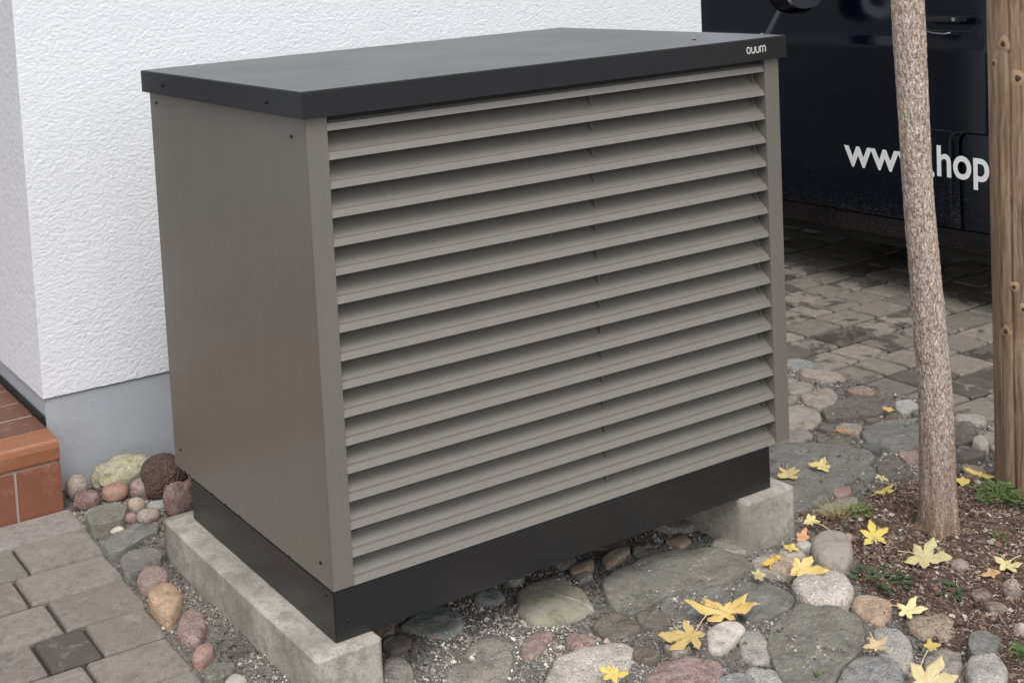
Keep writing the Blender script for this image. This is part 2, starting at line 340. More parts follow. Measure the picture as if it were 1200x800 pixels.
STONES = [
   ((0.242, 0.229, 0.179), 'vein', 0.0193, [(0.576, 0.149), (0.607, 0.162), (0.692, 0.175), (0.737, 0.158), (0.706, 0.101), (0.72, 0.064), (0.696, 0.005), (0.679, -0.021), (0.626, -0.031), (0.558, -0.015), (0.521, 0.026), (0.518, 0.066)]) ,
   ((0.393, 0.383, 0.325), 'layer', 0.0165, [(0.772, 0.06), (0.84, 0.085), (0.919, 0.1), (1.01, 0.09), (1.109, 0.04), (1.149, -0.03), (1.115, -0.095), (1.047, -0.109), (0.964, -0.101), (0.904, -0.078), (0.84, -0.072), (0.786, -0.092), (0.727, -0.079), (0.725, -0.023)]) ,
   ((0.363, 0.356, 0.332), 'layer', 0.011, [(0.839, -0.079), (0.902, -0.079), (0.983, -0.118), (0.98, -0.156), (0.923, -0.194), (0.83, -0.192), (0.805, -0.151), (0.807, -0.104)]) ,
   ((0.363, 0.356, 0.332), 'layer', 0.0121, [(1.0, -0.148), (1.076, -0.136), (1.103, -0.172), (1.094, -0.232), (1.069, -0.268), (0.981, -0.281), (0.928, -0.266), (0.935, -0.214)]) ,
   ((0.393, 0.383, 0.325), 'layer', 0.0154, [(0.954, -0.306), (1.042, -0.29), (1.083, -0.291), (1.129, -0.348), (1.115, -0.413), (1.07, -0.457), (1.012, -0.488), (0.934, -0.507), (0.869, -0.539), (0.804, -0.561), (0.774, -0.517), (0.829, -0.424), (0.877, -0.362)]) ,
   ((0.333, 0.315, 0.287), 'speck', 0.0099, [(0.88, -0.276), (0.92, -0.306), (0.888, -0.357), (0.848, -0.397), (0.805, -0.391), (0.803, -0.352)]) ,
   ((0.363, 0.356, 0.332), 'speck', 0.0083, [(0.779, -0.385), (0.831, -0.422), (0.808, -0.481), (0.779, -0.506), (0.697, -0.456)]) ,
   ((0.213, 0.217, 0.216), 'speck', 0.0165, [(0.981, -0.502), (1.043, -0.517), (1.041, -0.565), (0.985, -0.624), (0.936, -0.656), (0.823, -0.576), (0.914, -0.523)]) ,
   ((0.287, 0.247, 0.205), 'smooth', 0.04, [(1.319, -0.103), (1.374, -0.079), (1.414, -0.09), (1.428, -0.119), (1.402, -0.165), (1.337, -0.219), (1.277, -0.246), (1.239, -0.234), (1.236, -0.199), (1.265, -0.149)]) ,
   ((0.512, 0.458, 0.4), 'speck', 0.04, [(1.117, -0.217), (1.17, -0.204), (1.212, -0.219), (1.245, -0.254), (1.232, -0.296), (1.192, -0.333), (1.145, -0.347), (1.093, -0.319), (1.082, -0.267)]) ,
   ((0.378, 0.255, 0.167), 'speck', 0.0193, [(1.181, -0.337), (1.216, -0.338), (1.24, -0.365), (1.247, -0.394), (1.202, -0.428), (1.143, -0.445), (1.138, -0.41), (1.146, -0.369)]) ,
   ((0.287, 0.21, 0.152), 'speck', 0.0193, [(1.206, -0.459), (1.247, -0.461), (1.287, -0.476), (1.296, -0.506), (1.277, -0.546), (1.235, -0.569), (1.199, -0.56), (1.174, -0.525), (1.178, -0.493)]) ,
   ((0.363, 0.356, 0.332), 'layer', 0.036, [(1.228, -0.603), (1.267, -0.605), (1.267, -0.649), (1.249, -0.661), (1.193, -0.674), (1.162, -0.656), (1.187, -0.629)]) ,
   ((0.333, 0.315, 0.287), 'speck', 0.0165, [(1.107, -0.455), (1.141, -0.453), (1.158, -0.478), (1.136, -0.528), (1.081, -0.573), (1.031, -0.59), (1.041, -0.545), (1.041, -0.511)]) ,
   ((0.333, 0.315, 0.287), 'speck', 0.032, [(1.149, -0.651), (1.201, -0.639), (1.229, -0.659), (1.2, -0.707), (1.141, -0.753), (1.065, -0.722), (1.104, -0.678)]) ,
   ((0.228, 0.203, 0.179), 'speck', 0.0165, [(1.104, -0.581), (1.167, -0.585), (1.178, -0.613), (1.13, -0.656), (1.073, -0.674), (1.043, -0.661), (1.045, -0.628)]) ,
   ((0.265, 0.172, 0.145), 'smooth', 0.011, [(1.06, -0.547), (1.089, -0.542), (1.095, -0.563), (1.06, -0.587), (1.033, -0.584), (1.034, -0.564)]) ,
   ((0.512, 0.458, 0.4), 'speck', 0.0165, [(0.403, -0.184), (0.483, -0.129), (0.558, -0.14), (0.626, -0.162), (0.632, -0.202), (0.589, -0.243), (0.534, -0.265), (0.465, -0.302), (0.355, -0.232)]) ,
   ((0.265, 0.172, 0.145), 'speck', 0.0165, [(0.579, -0.297), (0.639, -0.283), (0.695, -0.289), (0.746, -0.334), (0.733, -0.37), (0.689, -0.399), (0.621, -0.412), (0.528, -0.354)]) ,
   ((0.512, 0.458, 0.4), 'smooth', 0.0193, [(0.804, -0.247), (0.86, -0.228), (0.904, -0.246), (0.897, -0.282), (0.851, -0.303), (0.783, -0.323), (0.759, -0.301)]) ,
   ((0.265, 0.172, 0.145), 'speck', 0.0066, [(0.458, -0.029), (0.501, -0.015), (0.542, -0.026), (0.533, -0.052), (0.472, -0.083), (0.418, -0.1), (0.425, -0.063)]) ,
   ((0.228, 0.203, 0.179), 'speck', 0.011, [(0.162, 0.086), (0.196, 0.087), (0.203, 0.052), (0.191, 0.006), (0.146, -0.05), (0.098, -0.016)]) ,
   ((0.228, 0.203, 0.179), 'speck', 0.0044, [(0.238, -0.038), (0.321, 0.016), (0.417, 0.05), (0.453, 0.002), (0.396, -0.079), (0.304, -0.164), (0.201, -0.091)]) ,
   ((0.228, 0.203, 0.179), 'smooth', 0.011, [(0.743, 0.138), (0.79, 0.136), (0.788, 0.105), (0.74, 0.102)]) ,
   ((0.287, 0.21, 0.152), 'smooth', 0.0165, [(0.756, 0.17), (0.843, 0.174), (0.81, 0.13), (0.745, 0.134)]) ,
   ((0.287, 0.21, 0.152), 'smooth', 0.0165, [(0.857, 0.164), (0.969, 0.186), (0.942, 0.141), (0.842, 0.118)]) ,
   ((0.213, 0.217, 0.216), 'speck', 0.0121, [(0.704, -0.384), (0.747, -0.391), (0.775, -0.426), (0.729, -0.479), (0.65, -0.431)]) ,
   ((0.287, 0.21, 0.152), 'smooth', 0.011, [(1.053, 0.15), (1.121, 0.143), (1.117, 0.102), (1.069, 0.09)]) ,
   ((0.363, 0.356, 0.332), 'layer', 0.0165, [(1.726, 0.467), (1.774, 0.403), (1.858, 0.321), (1.924, 0.252), (1.92, 0.18), (1.868, 0.148), (1.766, 0.111), (1.691, 0.094), (1.569, 0.065), (1.487, 0.053), (1.444, 0.065), (1.508, 0.204), (1.617, 0.35)]) ,
   ((0.363, 0.356, 0.332), 'layer', 0.0165, [(2.033, 0.314), (2.137, 0.332), (2.207, 0.324), (2.269, 0.284), (2.263, 0.214), (2.15, 0.151), (2.062, 0.144), (1.994, 0.172), (1.988, 0.235)]) ,
   ((0.287, 0.247, 0.205), 'smooth', 0.0165, [(2.001, 0.647), (2.062, 0.608), (2.091, 0.585), (2.09, 0.515), (2.036, 0.46), (1.974, 0.434), (1.932, 0.449), (1.857, 0.518)]) ,
   ((0.287, 0.247, 0.205), 'smooth', 0.0165, [(2.156, 0.647), (2.238, 0.656), (2.28, 0.622), (2.246, 0.563), (2.153, 0.514), (2.091, 0.533), (2.11, 0.6)]) ,
   ((0.228, 0.203, 0.179), 'layer', 0.0165, [(2.096, 0.51), (2.21, 0.53), (2.301, 0.519), (2.36, 0.449), (2.305, 0.392), (2.212, 0.378), (2.117, 0.405), (2.044, 0.444)]) ,
   ((0.287, 0.247, 0.205), 'layer', 0.0138, [(1.931, 0.386), (2.008, 0.334), (1.942, 0.272), (1.887, 0.298), (1.884, 0.352)]) ,
   ((0.228, 0.203, 0.179), 'smooth', 0.011, [(1.862, 0.505), (1.948, 0.436), (1.918, 0.388), (1.85, 0.379), (1.787, 0.438)]) ,
   ((0.228, 0.203, 0.179), 'layer', 0.0138, [(1.885, 0.143), (1.946, 0.135), (1.936, 0.071), (1.892, 0.022), (1.815, 0.036), (1.817, 0.079)]) ,
   ((0.363, 0.356, 0.332), 'layer', 0.011, [(1.769, 0.125), (1.857, 0.142), (1.817, 0.088), (1.755, 0.083)]) ,
   ((0.228, 0.203, 0.179), 'smooth', 0.011, [(1.528, 0.051), (1.619, 0.05), (1.664, 0.03), (1.625, -0.009), (1.554, -0.016), (1.493, 0.01)]) ,
   ((0.265, 0.172, 0.145), 'smooth', 0.011, [(1.633, 0.096), (1.703, 0.086), (1.664, 0.044), (1.61, 0.057)]) ,
   ((0.228, 0.203, 0.179), 'layer', 0.0165, [(2.236, 0.189), (2.328, 0.189), (2.348, 0.146), (2.271, 0.09), (2.215, 0.066), (2.152, 0.115)]) ,
   ((0.228, 0.21, 0.179), 'smooth', 0.0138, [(2.318, 0.125), (2.345, 0.076), (2.373, 0.001), (2.313, -0.037), (2.235, 0.041)]) ,
   ((0.438, 0.398, 0.34), 'smooth', 0.036, [(2.219, 0.066), (2.26, 0.069), (2.243, 0.031), (2.201, -0.003), (2.172, 0.004), (2.179, 0.039)]) ,
   ((0.228, 0.203, 0.179), 'layer', 0.0138, [(2.124, 0.095), (2.198, 0.063), (2.201, 0.01), (2.149, -0.022), (2.079, 0.008), (2.069, 0.056)]) ,
   ((0.287, 0.21, 0.152), 'smooth', 0.0165, [(2.057, -0.007), (2.083, -0.05), (2.069, -0.086), (2.038, -0.099), (2.007, -0.06)]) ,
   ((0.363, 0.356, 0.332), 'smooth', 0.0138, [(2.357, 0.431), (2.411, 0.407), (2.353, 0.333), (2.274, 0.337), (2.288, 0.385)]) ,
   ((0.265, 0.172, 0.145), 'speck', 0.011, [(2.004, 0.165), (2.071, 0.145), (2.017, 0.089), (1.952, 0.091)]) ,
   ((0.228, 0.21, 0.179), 'smooth', 0.0165, [(2.171, 0.744), (2.255, 0.743), (2.271, 0.685), (2.201, 0.643), (2.135, 0.664)]) ,
   ((0.228, 0.203, 0.179), 'smooth', 0.0165, [(2.094, 0.676), (2.149, 0.652), (2.085, 0.6), (2.039, 0.627)]) ,
   ((0.393, 0.383, 0.325), 'layer', 0.062, [(-0.168, 1.136), (-0.129, 1.163), (-0.065, 1.143), (-0.062, 1.091), (-0.096, 1.04), (-0.144, 1.03), (-0.18, 1.044)]) ,
   ((0.363, 0.356, 0.332), 'layer', 0.05, [(-0.19, 0.95), (-0.154, 0.985), (-0.071, 0.995), (-0.015, 0.973), (-0.039, 0.925), (-0.091, 0.913), (-0.139, 0.881), (-0.189, 0.875)]) ,
   ((0.363, 0.356, 0.332), 'layer', 0.05, [(-0.184, 0.824), (-0.146, 0.862), (-0.091, 0.851), (-0.076, 0.798), (-0.098, 0.755), (-0.154, 0.75), (-0.199, 0.733)]) ,
   ((0.265, 0.172, 0.145), 'speck', 0.05, [(-0.179, 0.717), (-0.144, 0.759), (-0.107, 0.754), (-0.097, 0.702), (-0.122, 0.654), (-0.174, 0.644), (-0.19, 0.671)]) ,
   ((0.422, 0.307, 0.205), 'bandy', 0.065, [(-0.19, 0.622), (-0.155, 0.633), (-0.117, 0.616), (-0.119, 0.555), (-0.147, 0.5), (-0.197, 0.458), (-0.205, 0.507), (-0.204, 0.566)]) ,
   ((0.265, 0.172, 0.145), 'speck', 0.048, [(-0.192, 0.426), (-0.156, 0.485), (-0.118, 0.507), (-0.108, 0.46), (-0.128, 0.394), (-0.168, 0.349), (-0.197, 0.374)]) ,
   ((0.333, 0.195, 0.16), 'smooth', 0.048, [(-0.21, 0.3), (-0.178, 0.334), (-0.143, 0.327), (-0.157, 0.288), (-0.196, 0.265), (-0.213, 0.277)]) ,
   ((0.393, 0.383, 0.325), 'layer', 0.048, [(-0.215, 0.22), (-0.182, 0.239), (-0.148, 0.214), (-0.155, 0.178), (-0.204, 0.16), (-0.224, 0.191)]) ,
   ((0.438, 0.398, 0.34), 'smooth', 0.05, [(-0.196, 0.162), (-0.158, 0.183), (-0.142, 0.147), (-0.168, 0.103), (-0.208, 0.123)]) ,
]
COBBLES = [
   ('buff and grey speckled cobble beside the terracotta step at the wall', (0.42, 0.34, 0.27), 'speck', (-0.126, 1.339, 0.056), (0.033, 0.03, 0.035), 0.06) ,
   ('dark red-brown cobble between the terracotta step and the pinkish cobble', (0.16, 0.075, 0.06), 'speck', (-0.129, 1.239, 0.05), (0.039, 0.035, 0.027), 0.06) ,
   ('smooth pinkish-red egg-shaped cobble in front of the yellow-green rock', (0.34, 0.19, 0.14), 'smooth', (-0.044, 1.24, 0.051), (0.039, 0.033, 0.027), 0.06) ,
   ('large angular yellow-green rock leaning against the grey wall base', (0.42, 0.4, 0.27), 'rock', (0.012, 1.314, 0.068), (0.087, 0.052, 0.051), 0.16) ,
   ('big round dark brown lava boulder beside the left corner of the heat pump', (0.085, 0.045, 0.033), 'lava', (0.087, 1.18, 0.081), (0.067, 0.067, 0.067), 0.05) ,
   ('small round tan pebble below the pinkish stone, beside the lava boulder', (0.36, 0.28, 0.21), 'smooth', (-0.025, 1.116, 0.048), (0.024, 0.024, 0.024), 0.06) ,
   ('dusty pink lumpy stone wedged between the yellow-green rock and the lava boulder', (0.3, 0.2, 0.17), 'speck', (0.022, 1.196, 0.056), (0.032, 0.029, 0.035), 0.1) ,
   ('slim light grey pebble lying under the lava boulder', (0.34, 0.34, 0.32), 'smooth', (0.033, 1.107, 0.038), (0.032, 0.025, 0.011), 0.06) ,
   ('flat tan and pink oval stone in front of the slim grey pebble', (0.35, 0.27, 0.22), 'speck', (-0.017, 1.044, 0.044), (0.033, 0.03, 0.019), 0.06) ,
   ('purple-red angular stone half hidden behind the concrete block and under the casing', (0.19, 0.1, 0.1), 'rock', (0.078, 1.033, 0.07), (0.048, 0.034, 0.053), 0.14) ,
   ('small flat white pebble below the flat green stone by the paving', (0.62, 0.58, 0.5), 'smooth', (-0.117, 1.028, 0.036), (0.02, 0.014, 0.008), 0.06) ,
   ('small reddish stone left of the flat tan oval stone', (0.28, 0.17, 0.15), 'smooth', (-0.062, 1.067, 0.041), (0.019, 0.017, 0.014), 0.06) ,
   ('small white pebble at the foot of the lava boulder', (0.6, 0.58, 0.54), 'smooth', (0.06, 1.123, 0.036), (0.01, 0.009, 0.007), 0.06) ,
   ('small greyish white pebble on the soil below the green weed by the post', (0.6, 0.6, 0.58), 'smooth', (1.807, -0.296, 0.017), (0.014, 0.013, 0.01), 0.05) ,
   ('small beige oval pebble on the soil below the greyish white pebble', (0.38, 0.32, 0.26), 'smooth', (1.714, -0.32, 0.018), (0.015, 0.014, 0.011), 0.05) ,
   ('small tan pebble on the soil just right of the tree trunk base', (0.36, 0.31, 0.25), 'smooth', (1.665, -0.297, 0.016), (0.01, 0.009, 0.009), 0.05) ,
   ('grey-brown knobbly stone with a red tinge on the soil right of the large star leaf', (0.22, 0.16, 0.13), 'speck', (1.502, -0.389, 0.022), (0.023, 0.02, 0.016), 0.08) ,
   ('brown blocky stone on the soil below the tan curled leaf at the right edge', (0.25, 0.19, 0.14), 'rock', (1.473, -0.542, 0.031), (0.02, 0.018, 0.027), 0.1) ,
   ('dark brown lumpy stone in the soil at the middle of the bed', (0.12, 0.08, 0.06), 'rock', (1.407, -0.511, 0.023), (0.023, 0.021, 0.018), 0.1) ,
   ('brown stone in the soil near the right edge above the blue-grey angular stone', (0.2, 0.14, 0.1), 'rock', (1.383, -0.564, 0.023), (0.023, 0.021, 0.017), 0.1) ,
   ('pinkish beige stone cut by the right edge of the photo', (0.42, 0.33, 0.27), 'speck', (1.341, -0.649, 0.024), (0.017, 0.015, 0.019), 0.08) ,
   ('small grey-pink cobble against the right concrete block under the orange leaf', (0.42, 0.4, 0.38), 'smooth', (1.306, -0.093, 0.011), (0.022, 0.019, 0.015), 0.06) ,
   ('buff cobble under the small flat yellow leaf beside the right concrete block', (0.38, 0.32, 0.26), 'smooth', (1.232, -0.119, 0.016), (0.032, 0.029, 0.021), 0.06) ,
   ('pink cobble under the golden curled leaf near the right concrete block', (0.38, 0.27, 0.21), 'speck', (1.16, -0.148, 0.016), (0.029, 0.026, 0.021), 0.06) ,
   ('little dark tan stone at the upper right of the smooth taupe cobble', (0.28, 0.22, 0.18), 'smooth', (1.423, -0.133, 0.018), (0.013, 0.012, 0.011), 0.06) ,
]
LEAVES = [
   ('bright yellow star-shaped leaf on the soil left of the tree trunk', (0.72, 0.59, 0.13), (1.45, -0.192, 0.035), [(-0.0144, 0.0343, 0.0046), (0.0285, 0.0368, 0.0211), (0.0446, -0.0063, 0.0145), (0.0008, -0.034, -0.0096), (-0.014, -0.0131, -0.0089), (-0.0399, 0.002, -0.014)], (-0.024, -0.0232, -0.0155), 0.006, 0.42, [-0.331, -0.262, 0.906]) ,
   ('large pale yellow leaf in front of the trunk, long stem to the left', (0.7, 0.63, 0.33), (1.447, -0.332, 0.037), [(-0.0481, 0.0189, -0.0128), (0.0135, 0.0354, 0.0149), (0.054, 0.0081, 0.0225), (0.0434, -0.0495, 0.0025), (-0.0285, -0.0226, -0.017)], (-0.0259, 0.0517, 0.0047), 0.004, 0.5, [-0.34, -0.252, 0.906]) ,
   ('pale yellow leaf near the right edge, on the soil level with the trunk foot', (0.7, 0.63, 0.33), (1.565, -0.468, 0.037), [(-0.0018, 0.0312, 0.0073), (0.0199, 0.002, 0.0082), (0.0254, -0.0264, 0.0031), (-0.0026, -0.0293, -0.0085), (-0.0223, 0.0007, -0.0085)], (0.0461, -0.0092, 0.0156), 0.006, 0.5, [-0.353, -0.233, 0.906]) ,
   ('pale yellow pointed leaf lying above the rough brown stone', (0.7, 0.63, 0.33), (1.212, -0.462, 0.03), [(-0.0034, 0.026, 0.006), (0.0382, 0.0059, 0.0158), (0.0372, -0.0272, 0.0061), (-0.0131, -0.0182, -0.01), (-0.0228, 0.0051, -0.0071)], (-0.0151, 0.0372, 0.0049), 0.006, 0.45, [-0.337, -0.256, 0.906]) ,
   ('shrivelled beige leaf on the dark blue-grey stone at the bottom right', (0.62, 0.48, 0.28), (1.021, -0.527, 0.038), [(-0.0246, 0.0151, -0.0046), (0.0092, 0.0197, 0.0091), (0.0313, -0.0059, 0.0097), (0.0114, -0.0208, -0.0018), (-0.0076, -0.0057, -0.0044)], (0.0187, 0.0291, 0.0153), 0.012, 0.55, [-0.331, -0.263, 0.906]) ,
   ('small folded yellow leaf with a long stem above the largest bottom leaf', (0.72, 0.59, 0.13), (1.115, -0.59, 0.038), [(-0.0095, 0.0095, -0.0012), (0.0103, 0.0113, 0.0087), (0.0169, -0.0143, 0.0029), (0.0025, -0.0143, -0.0037), (-0.01, -0.009, -0.0077)], (-0.058, -0.0129, -0.0314), 0.012, 0.6, [-0.403, -0.296, 0.866]) ,
   ('large yellow leaf cut off by the bottom edge of the photo', (0.7, 0.63, 0.33), (0.983, -0.677, 0.043), [(0.011, 0.0449, 0.0205), (0.0563, 0.0048, 0.0278), (0.0471, -0.0394, 0.0083), (0.0022, -0.0346, -0.0109), (-0.0399, 0.0062, -0.0164)], None, 0.005, 0.5, [-0.402, -0.297, 0.866]) ,
   ('yellow folded leaf leaning over the smooth taupe cobble', (0.68, 0.53, 0.19), (1.158, -0.21, 0.043), [(-0.0266, 0.008, -0.0103), (0.0083, 0.0245, 0.0157), (0.0408, -0.0015, 0.0207), (0.0392, -0.0519, -0.0035), (-0.0194, -0.0086, -0.0142)], (-0.0116, 0.046, 0.0152), 0.008, 0.6, [-0.43, -0.379, 0.819]) ,
   ('golden curled leaf on the pink cobble beside the right concrete block', (0.72, 0.48, 0.06), (1.157, -0.131, 0.038), [(-0.033, 0.0109, -0.0142), (0.002, 0.0095, 0.0066), (0.0168, -0.0091, 0.0052), (-0.0056, -0.015, -0.012), (-0.0233, -0.0094, -0.0198)], None, 0.015, 0.5, [-0.474, -0.434, 0.766]) ,
   ('pale yellow crumpled leaf on gravel left of the golden curled leaf', (0.7, 0.63, 0.33), (1.074, -0.157, 0.03), [(-0.0057, 0.0185, 0.0049), (0.0106, 0.0119, 0.0092), (0.0131, -0.0118, 0.0009), (-0.0017, -0.0144, -0.0064), (-0.0103, 0.0039, -0.0028)], None, 0.01, 0.6, [-0.365, -0.342, 0.866]) ,
   ('small flat yellow leaf scrap on the buff cobble near the concrete block', (0.72, 0.59, 0.13), (1.223, -0.125, 0.043), [(-0.0076, 0.0173, 0.0021), (0.0156, 0.0002, 0.0043), (0.013, -0.0151, -0.0001), (-0.0075, -0.0038, -0.003)], None, 0.003, 0.7, [-0.255, -0.228, 0.94]) ,
   ('small orange-brown leaf at the corner of the right concrete block', (0.62, 0.3, 0.14), (1.315, -0.083, 0.032), [(-0.0074, 0.0152, 0.0031), (0.0226, 0.008, 0.0156), (0.0103, -0.0126, -0.0004), (-0.006, -0.0102, -0.0079), (-0.0179, 0.0038, -0.0077)], None, 0.008, 0.65, [-0.431, -0.378, 0.819]) ,
   ('pale green-yellow leaf on the dry grass behind the right concrete block', (0.74, 0.68, 0.3), (1.403, -0.033, 0.03), [(-0.0189, 0.0088, -0.0049), (0.0095, 0.0159, 0.0102), (0.0199, 0.0028, 0.0097), (0.0182, -0.0174, 0.0014), (-0.0039, -0.0086, -0.005)], (0.0187, -0.0517, -0.0114), 0.008, 0.6, [-0.378, -0.328, 0.866]) ,
   ('bright yellow leaf at the edge of the soil behind the dry grass', (0.72, 0.59, 0.13), (1.716, -0.015, 0.02), [(-0.0201, 0.02, -0.0016), (0.0163, 0.0068, 0.0079), (0.0331, -0.0022, 0.0115), (0.0206, -0.0168, 0.0028), (-0.0131, -0.0098, -0.0076)], (-0.0334, 0.018, -0.0071), 0.008, 0.6, [-0.333, -0.26, 0.906]) ,
   ('tiny pale green-yellow leaf on the flat stones behind the yellow leaf', (0.62, 0.58, 0.3), (1.773, 0.034, 0.03), [(-0.0035, 0.0195, 0.0043), (0.0099, 0.0019, 0.0042), (0.0012, -0.021, -0.0056), (-0.0106, -0.0052, -0.0054)], None, 0.008, 0.5, [-0.333, -0.26, 0.906]) ,
   ('pale curled leaf with upright tip in the middle of the dark slab', (0.74, 0.62, 0.24), (1.702, 0.181, 0.032), [(-0.0223, 0.0322, 0.0027), (0.0263, 0.0093, 0.0183), (0.0178, -0.0179, 0.0014), (0.0039, -0.0232, -0.0085), (-0.0151, 0.0055, -0.0056)], (0.0018, 0.034, 0.0164), 0.008, 0.5, [-0.437, -0.372, 0.819]) ,
   ('pale split leaf on the dark slab right behind the concrete block', (0.74, 0.63, 0.28), (1.59, 0.206, 0.032), [(-0.0054, 0.0287, 0.007), (0.0305, -0.0012, 0.0102), (0.0317, -0.0181, 0.0054), (0.0049, -0.0317, -0.0082), (-0.0327, 0.0112, -0.0079)], (0.0247, 0.024, 0.0161), 0.008, 0.42, [-0.315, -0.282, 0.906]) ,
   ('yellow rounded leaf on the soil between the trunk and the wooden post', (0.72, 0.59, 0.13), (1.928, -0.106, 0.025), [(-0.0083, 0.0201, 0.0027), (0.0124, 0.0084, 0.0086), (0.015, -0.0128, 0.0029), (-0.0117, -0.0053, -0.0073)], None, 0.006, 0.75, [-0.41, -0.287, 0.866]) ,
   ('long narrow yellow leaf strip between the trunk and the wooden post', (0.78, 0.62, 0.14), (1.997, -0.109, 0.03), [(-0.0128, 0.043, 0.0064), (0.0101, 0.0016, 0.0043), (0.0135, -0.0392, -0.0051), (-0.0071, -0.0047, -0.004)], None, 0.004, 0.5, [-0.349, -0.239, 0.906]) ,
   ('tiny yellow leaf on the stones near the driveway edge', (0.66, 0.5, 0.14), (2.221, 0.355, 0.032), [(-0.0057, 0.0207, 0.0038), (0.0124, -0.0032, 0.0037), (0.0111, -0.0165, -0.0006), (-0.0082, -0.0061, -0.0047)], None, 0.004, 0.7, [-0.334, -0.259, 0.906]) ,
   ('large tan-yellow leaf on the gravel slabs, the farther of a touching pair', (0.78, 0.6, 0.2), (0.886, -0.23, 0.03), [(-0.0692, 0.0588, -0.0037), (-0.0177, 0.0558, 0.0124), (0.0268, 0.0069, 0.0112), (0.0618, -0.012, 0.0166), (0.0558, -0.0447, 0.0039), (0.0021, -0.0284, -0.0086), (-0.0568, 0.0004, -0.0187)], (0.074, -0.036, 0.0128), 0.008, 0.42, [-0.301, -0.297, 0.906]) ,
   ('large yellow leaf with a white stem, nearer of the touching pair on the gravel', (0.68, 0.53, 0.19), (0.744, -0.271, 0.037), [(-0.0635, 0.0423, -0.0064), (0.0098, 0.035, 0.0149), (0.0253, -0.0159, 0.0029), (-0.0124, -0.0319, -0.0147), (-0.0641, 0.0056, -0.0189)], (0.0771, 0.0181, 0.031), 0.006, 0.45, [-0.294, -0.304, 0.906]) ,
   ('bright yellow curled leaf on the pale speckled stone at the bottom edge', (0.72, 0.59, 0.13), (0.499, -0.289, 0.038), [(-0.0162, 0.0291, 0.0067), (0.0036, 0.0219, 0.011), (0.017, 0.0053, 0.0087), (0.0263, -0.0205, 0.0009), (-0.0069, -0.015, -0.0092), (-0.0246, 0.0069, -0.0062)], None, 0.012, 0.55, [-0.324, -0.381, 0.866]) ,
   ('curled tan-brown leaf beside the pale yellow leaf at the right edge', (0.5, 0.3, 0.14), (1.512, -0.468, 0.032), [(-0.0219, 0.0136, -0.0074), (0.0045, 0.0136, 0.0079), (0.0122, -0.0135, 0.0018), (-0.0066, -0.0085, -0.0071)], None, 0.012, 0.7, [-0.476, -0.32, 0.819]) ,
   ('small orange leaf scrap on the stones behind the dark slab', (0.6, 0.26, 0.1), (1.968, 0.323, 0.032), [(-0.0123, 0.0214, 0.0019), (0.0068, 0.0022, 0.0031), (0.0182, -0.0227, -0.0002), (-0.0075, -0.006, -0.0045)], None, 0.003, 0.6, [-0.326, -0.269, 0.906]) ,
]
SOIL = [(1.447, 0.062), (1.504, 0.026), (1.64, -0.003), (1.743, 0.037), (1.877, 0.0), (1.99, -0.013), (2.017, -0.151), (2.108, -0.311), (1.92, -0.57), (1.209, -0.961), (1.106, -0.786), (1.103, -0.673), (1.212, -0.598), (1.169, -0.55), (1.176, -0.485), (1.249, -0.399), (1.22, -0.31), (1.34, -0.225), (1.453, -0.119), (1.416, -0.048)]

# ================================================================== SETTING
g = from_np('ground', [(-60, -60, -.06), (60, -60, -.06), (60, 60, -.06), (-60, 60, -.06)], [(0, 1, 2, 3)], M['bed']); tag(g, kind='structure')
# gravel bed: undulating sheet
nx, ny = 160, 150; X, Yg = np.meshgrid(np.linspace(-.9, 2.44, nx), np.linspace(-1.6, 1.41, ny), indexing='ij')
Z = gz(X, Yg) + rng.normal(0, .0012, X.shape)
Z = np.where((X < -.235) & (Yg < 1.26), -.01, Z)
V = np.stack([X, Yg, Z], -1).reshape(-1, 3)
idx = np.arange(nx * ny).reshape(nx, ny); Fq = np.stack([idx[:-1, :-1], idx[1:, :-1], idx[1:, 1:], idx[:-1, 1:]], -1).reshape(-1, 4)
gravel_bed = from_np('gravel_bed', V, Fq, M['bed'], None, True); tag(gravel_bed, kind='structure')
# soil bed
xs = np.arange(.95, 2.2, .008); ys = np.arange(-1.05, .12, .008); X, Yg = np.meshgrid(xs, ys, indexing='ij')
P = np.stack([X.ravel(), Yg.ravel()], 1); ins = inside(P, SOIL); d = np.where(ins, pdist(P, SOIL), -pdist(P, SOIL))
def soil_z(P):
    d = np.where(inside(P, SOIL), pdist(P, SOIL), -pdist(P, SOIL))
    h = np.array([noise.fractal((x * 9, y * 9, 3.1), 1.0, 2.0, 5) for x, y in P[:, :2]]); h2 = np.array([noise.noise((x * 45, y * 45, 7.)) for x, y in P[:, :2]])
    tr = np.exp(-((P[:, 0] - 1.635) ** 2 + (P[:, 1] + .24) ** 2) / .012) * .012
    return gz(P[:, 0], P[:, 1]) + np.where(d > 0, .018 * sst(d / .06), d * .6) + (h * .010 + h2 * .004) * sst((d + .02) / .05) + tr
keep = d > -.03; zz = np.full(len(P), -.03); zz[keep] = soil_z(P[keep])
idx = np.arange(len(P)).reshape(len(xs), len(ys)); Fq = np.stack([idx[:-1, :-1], idx[1:, :-1], idx[1:, 1:], idx[:-1, 1:]], -1).reshape(-1, 4)
Fq = Fq[keep[Fq].all(1)]; used = np.unique(Fq); remap = np.zeros(len(P), int); remap[used] = np.arange(len(used))
soil = from_np('soil_bed', np.c_[P, zz][used], remap[Fq], M['soil'], None, True); tag(soil, kind='structure')

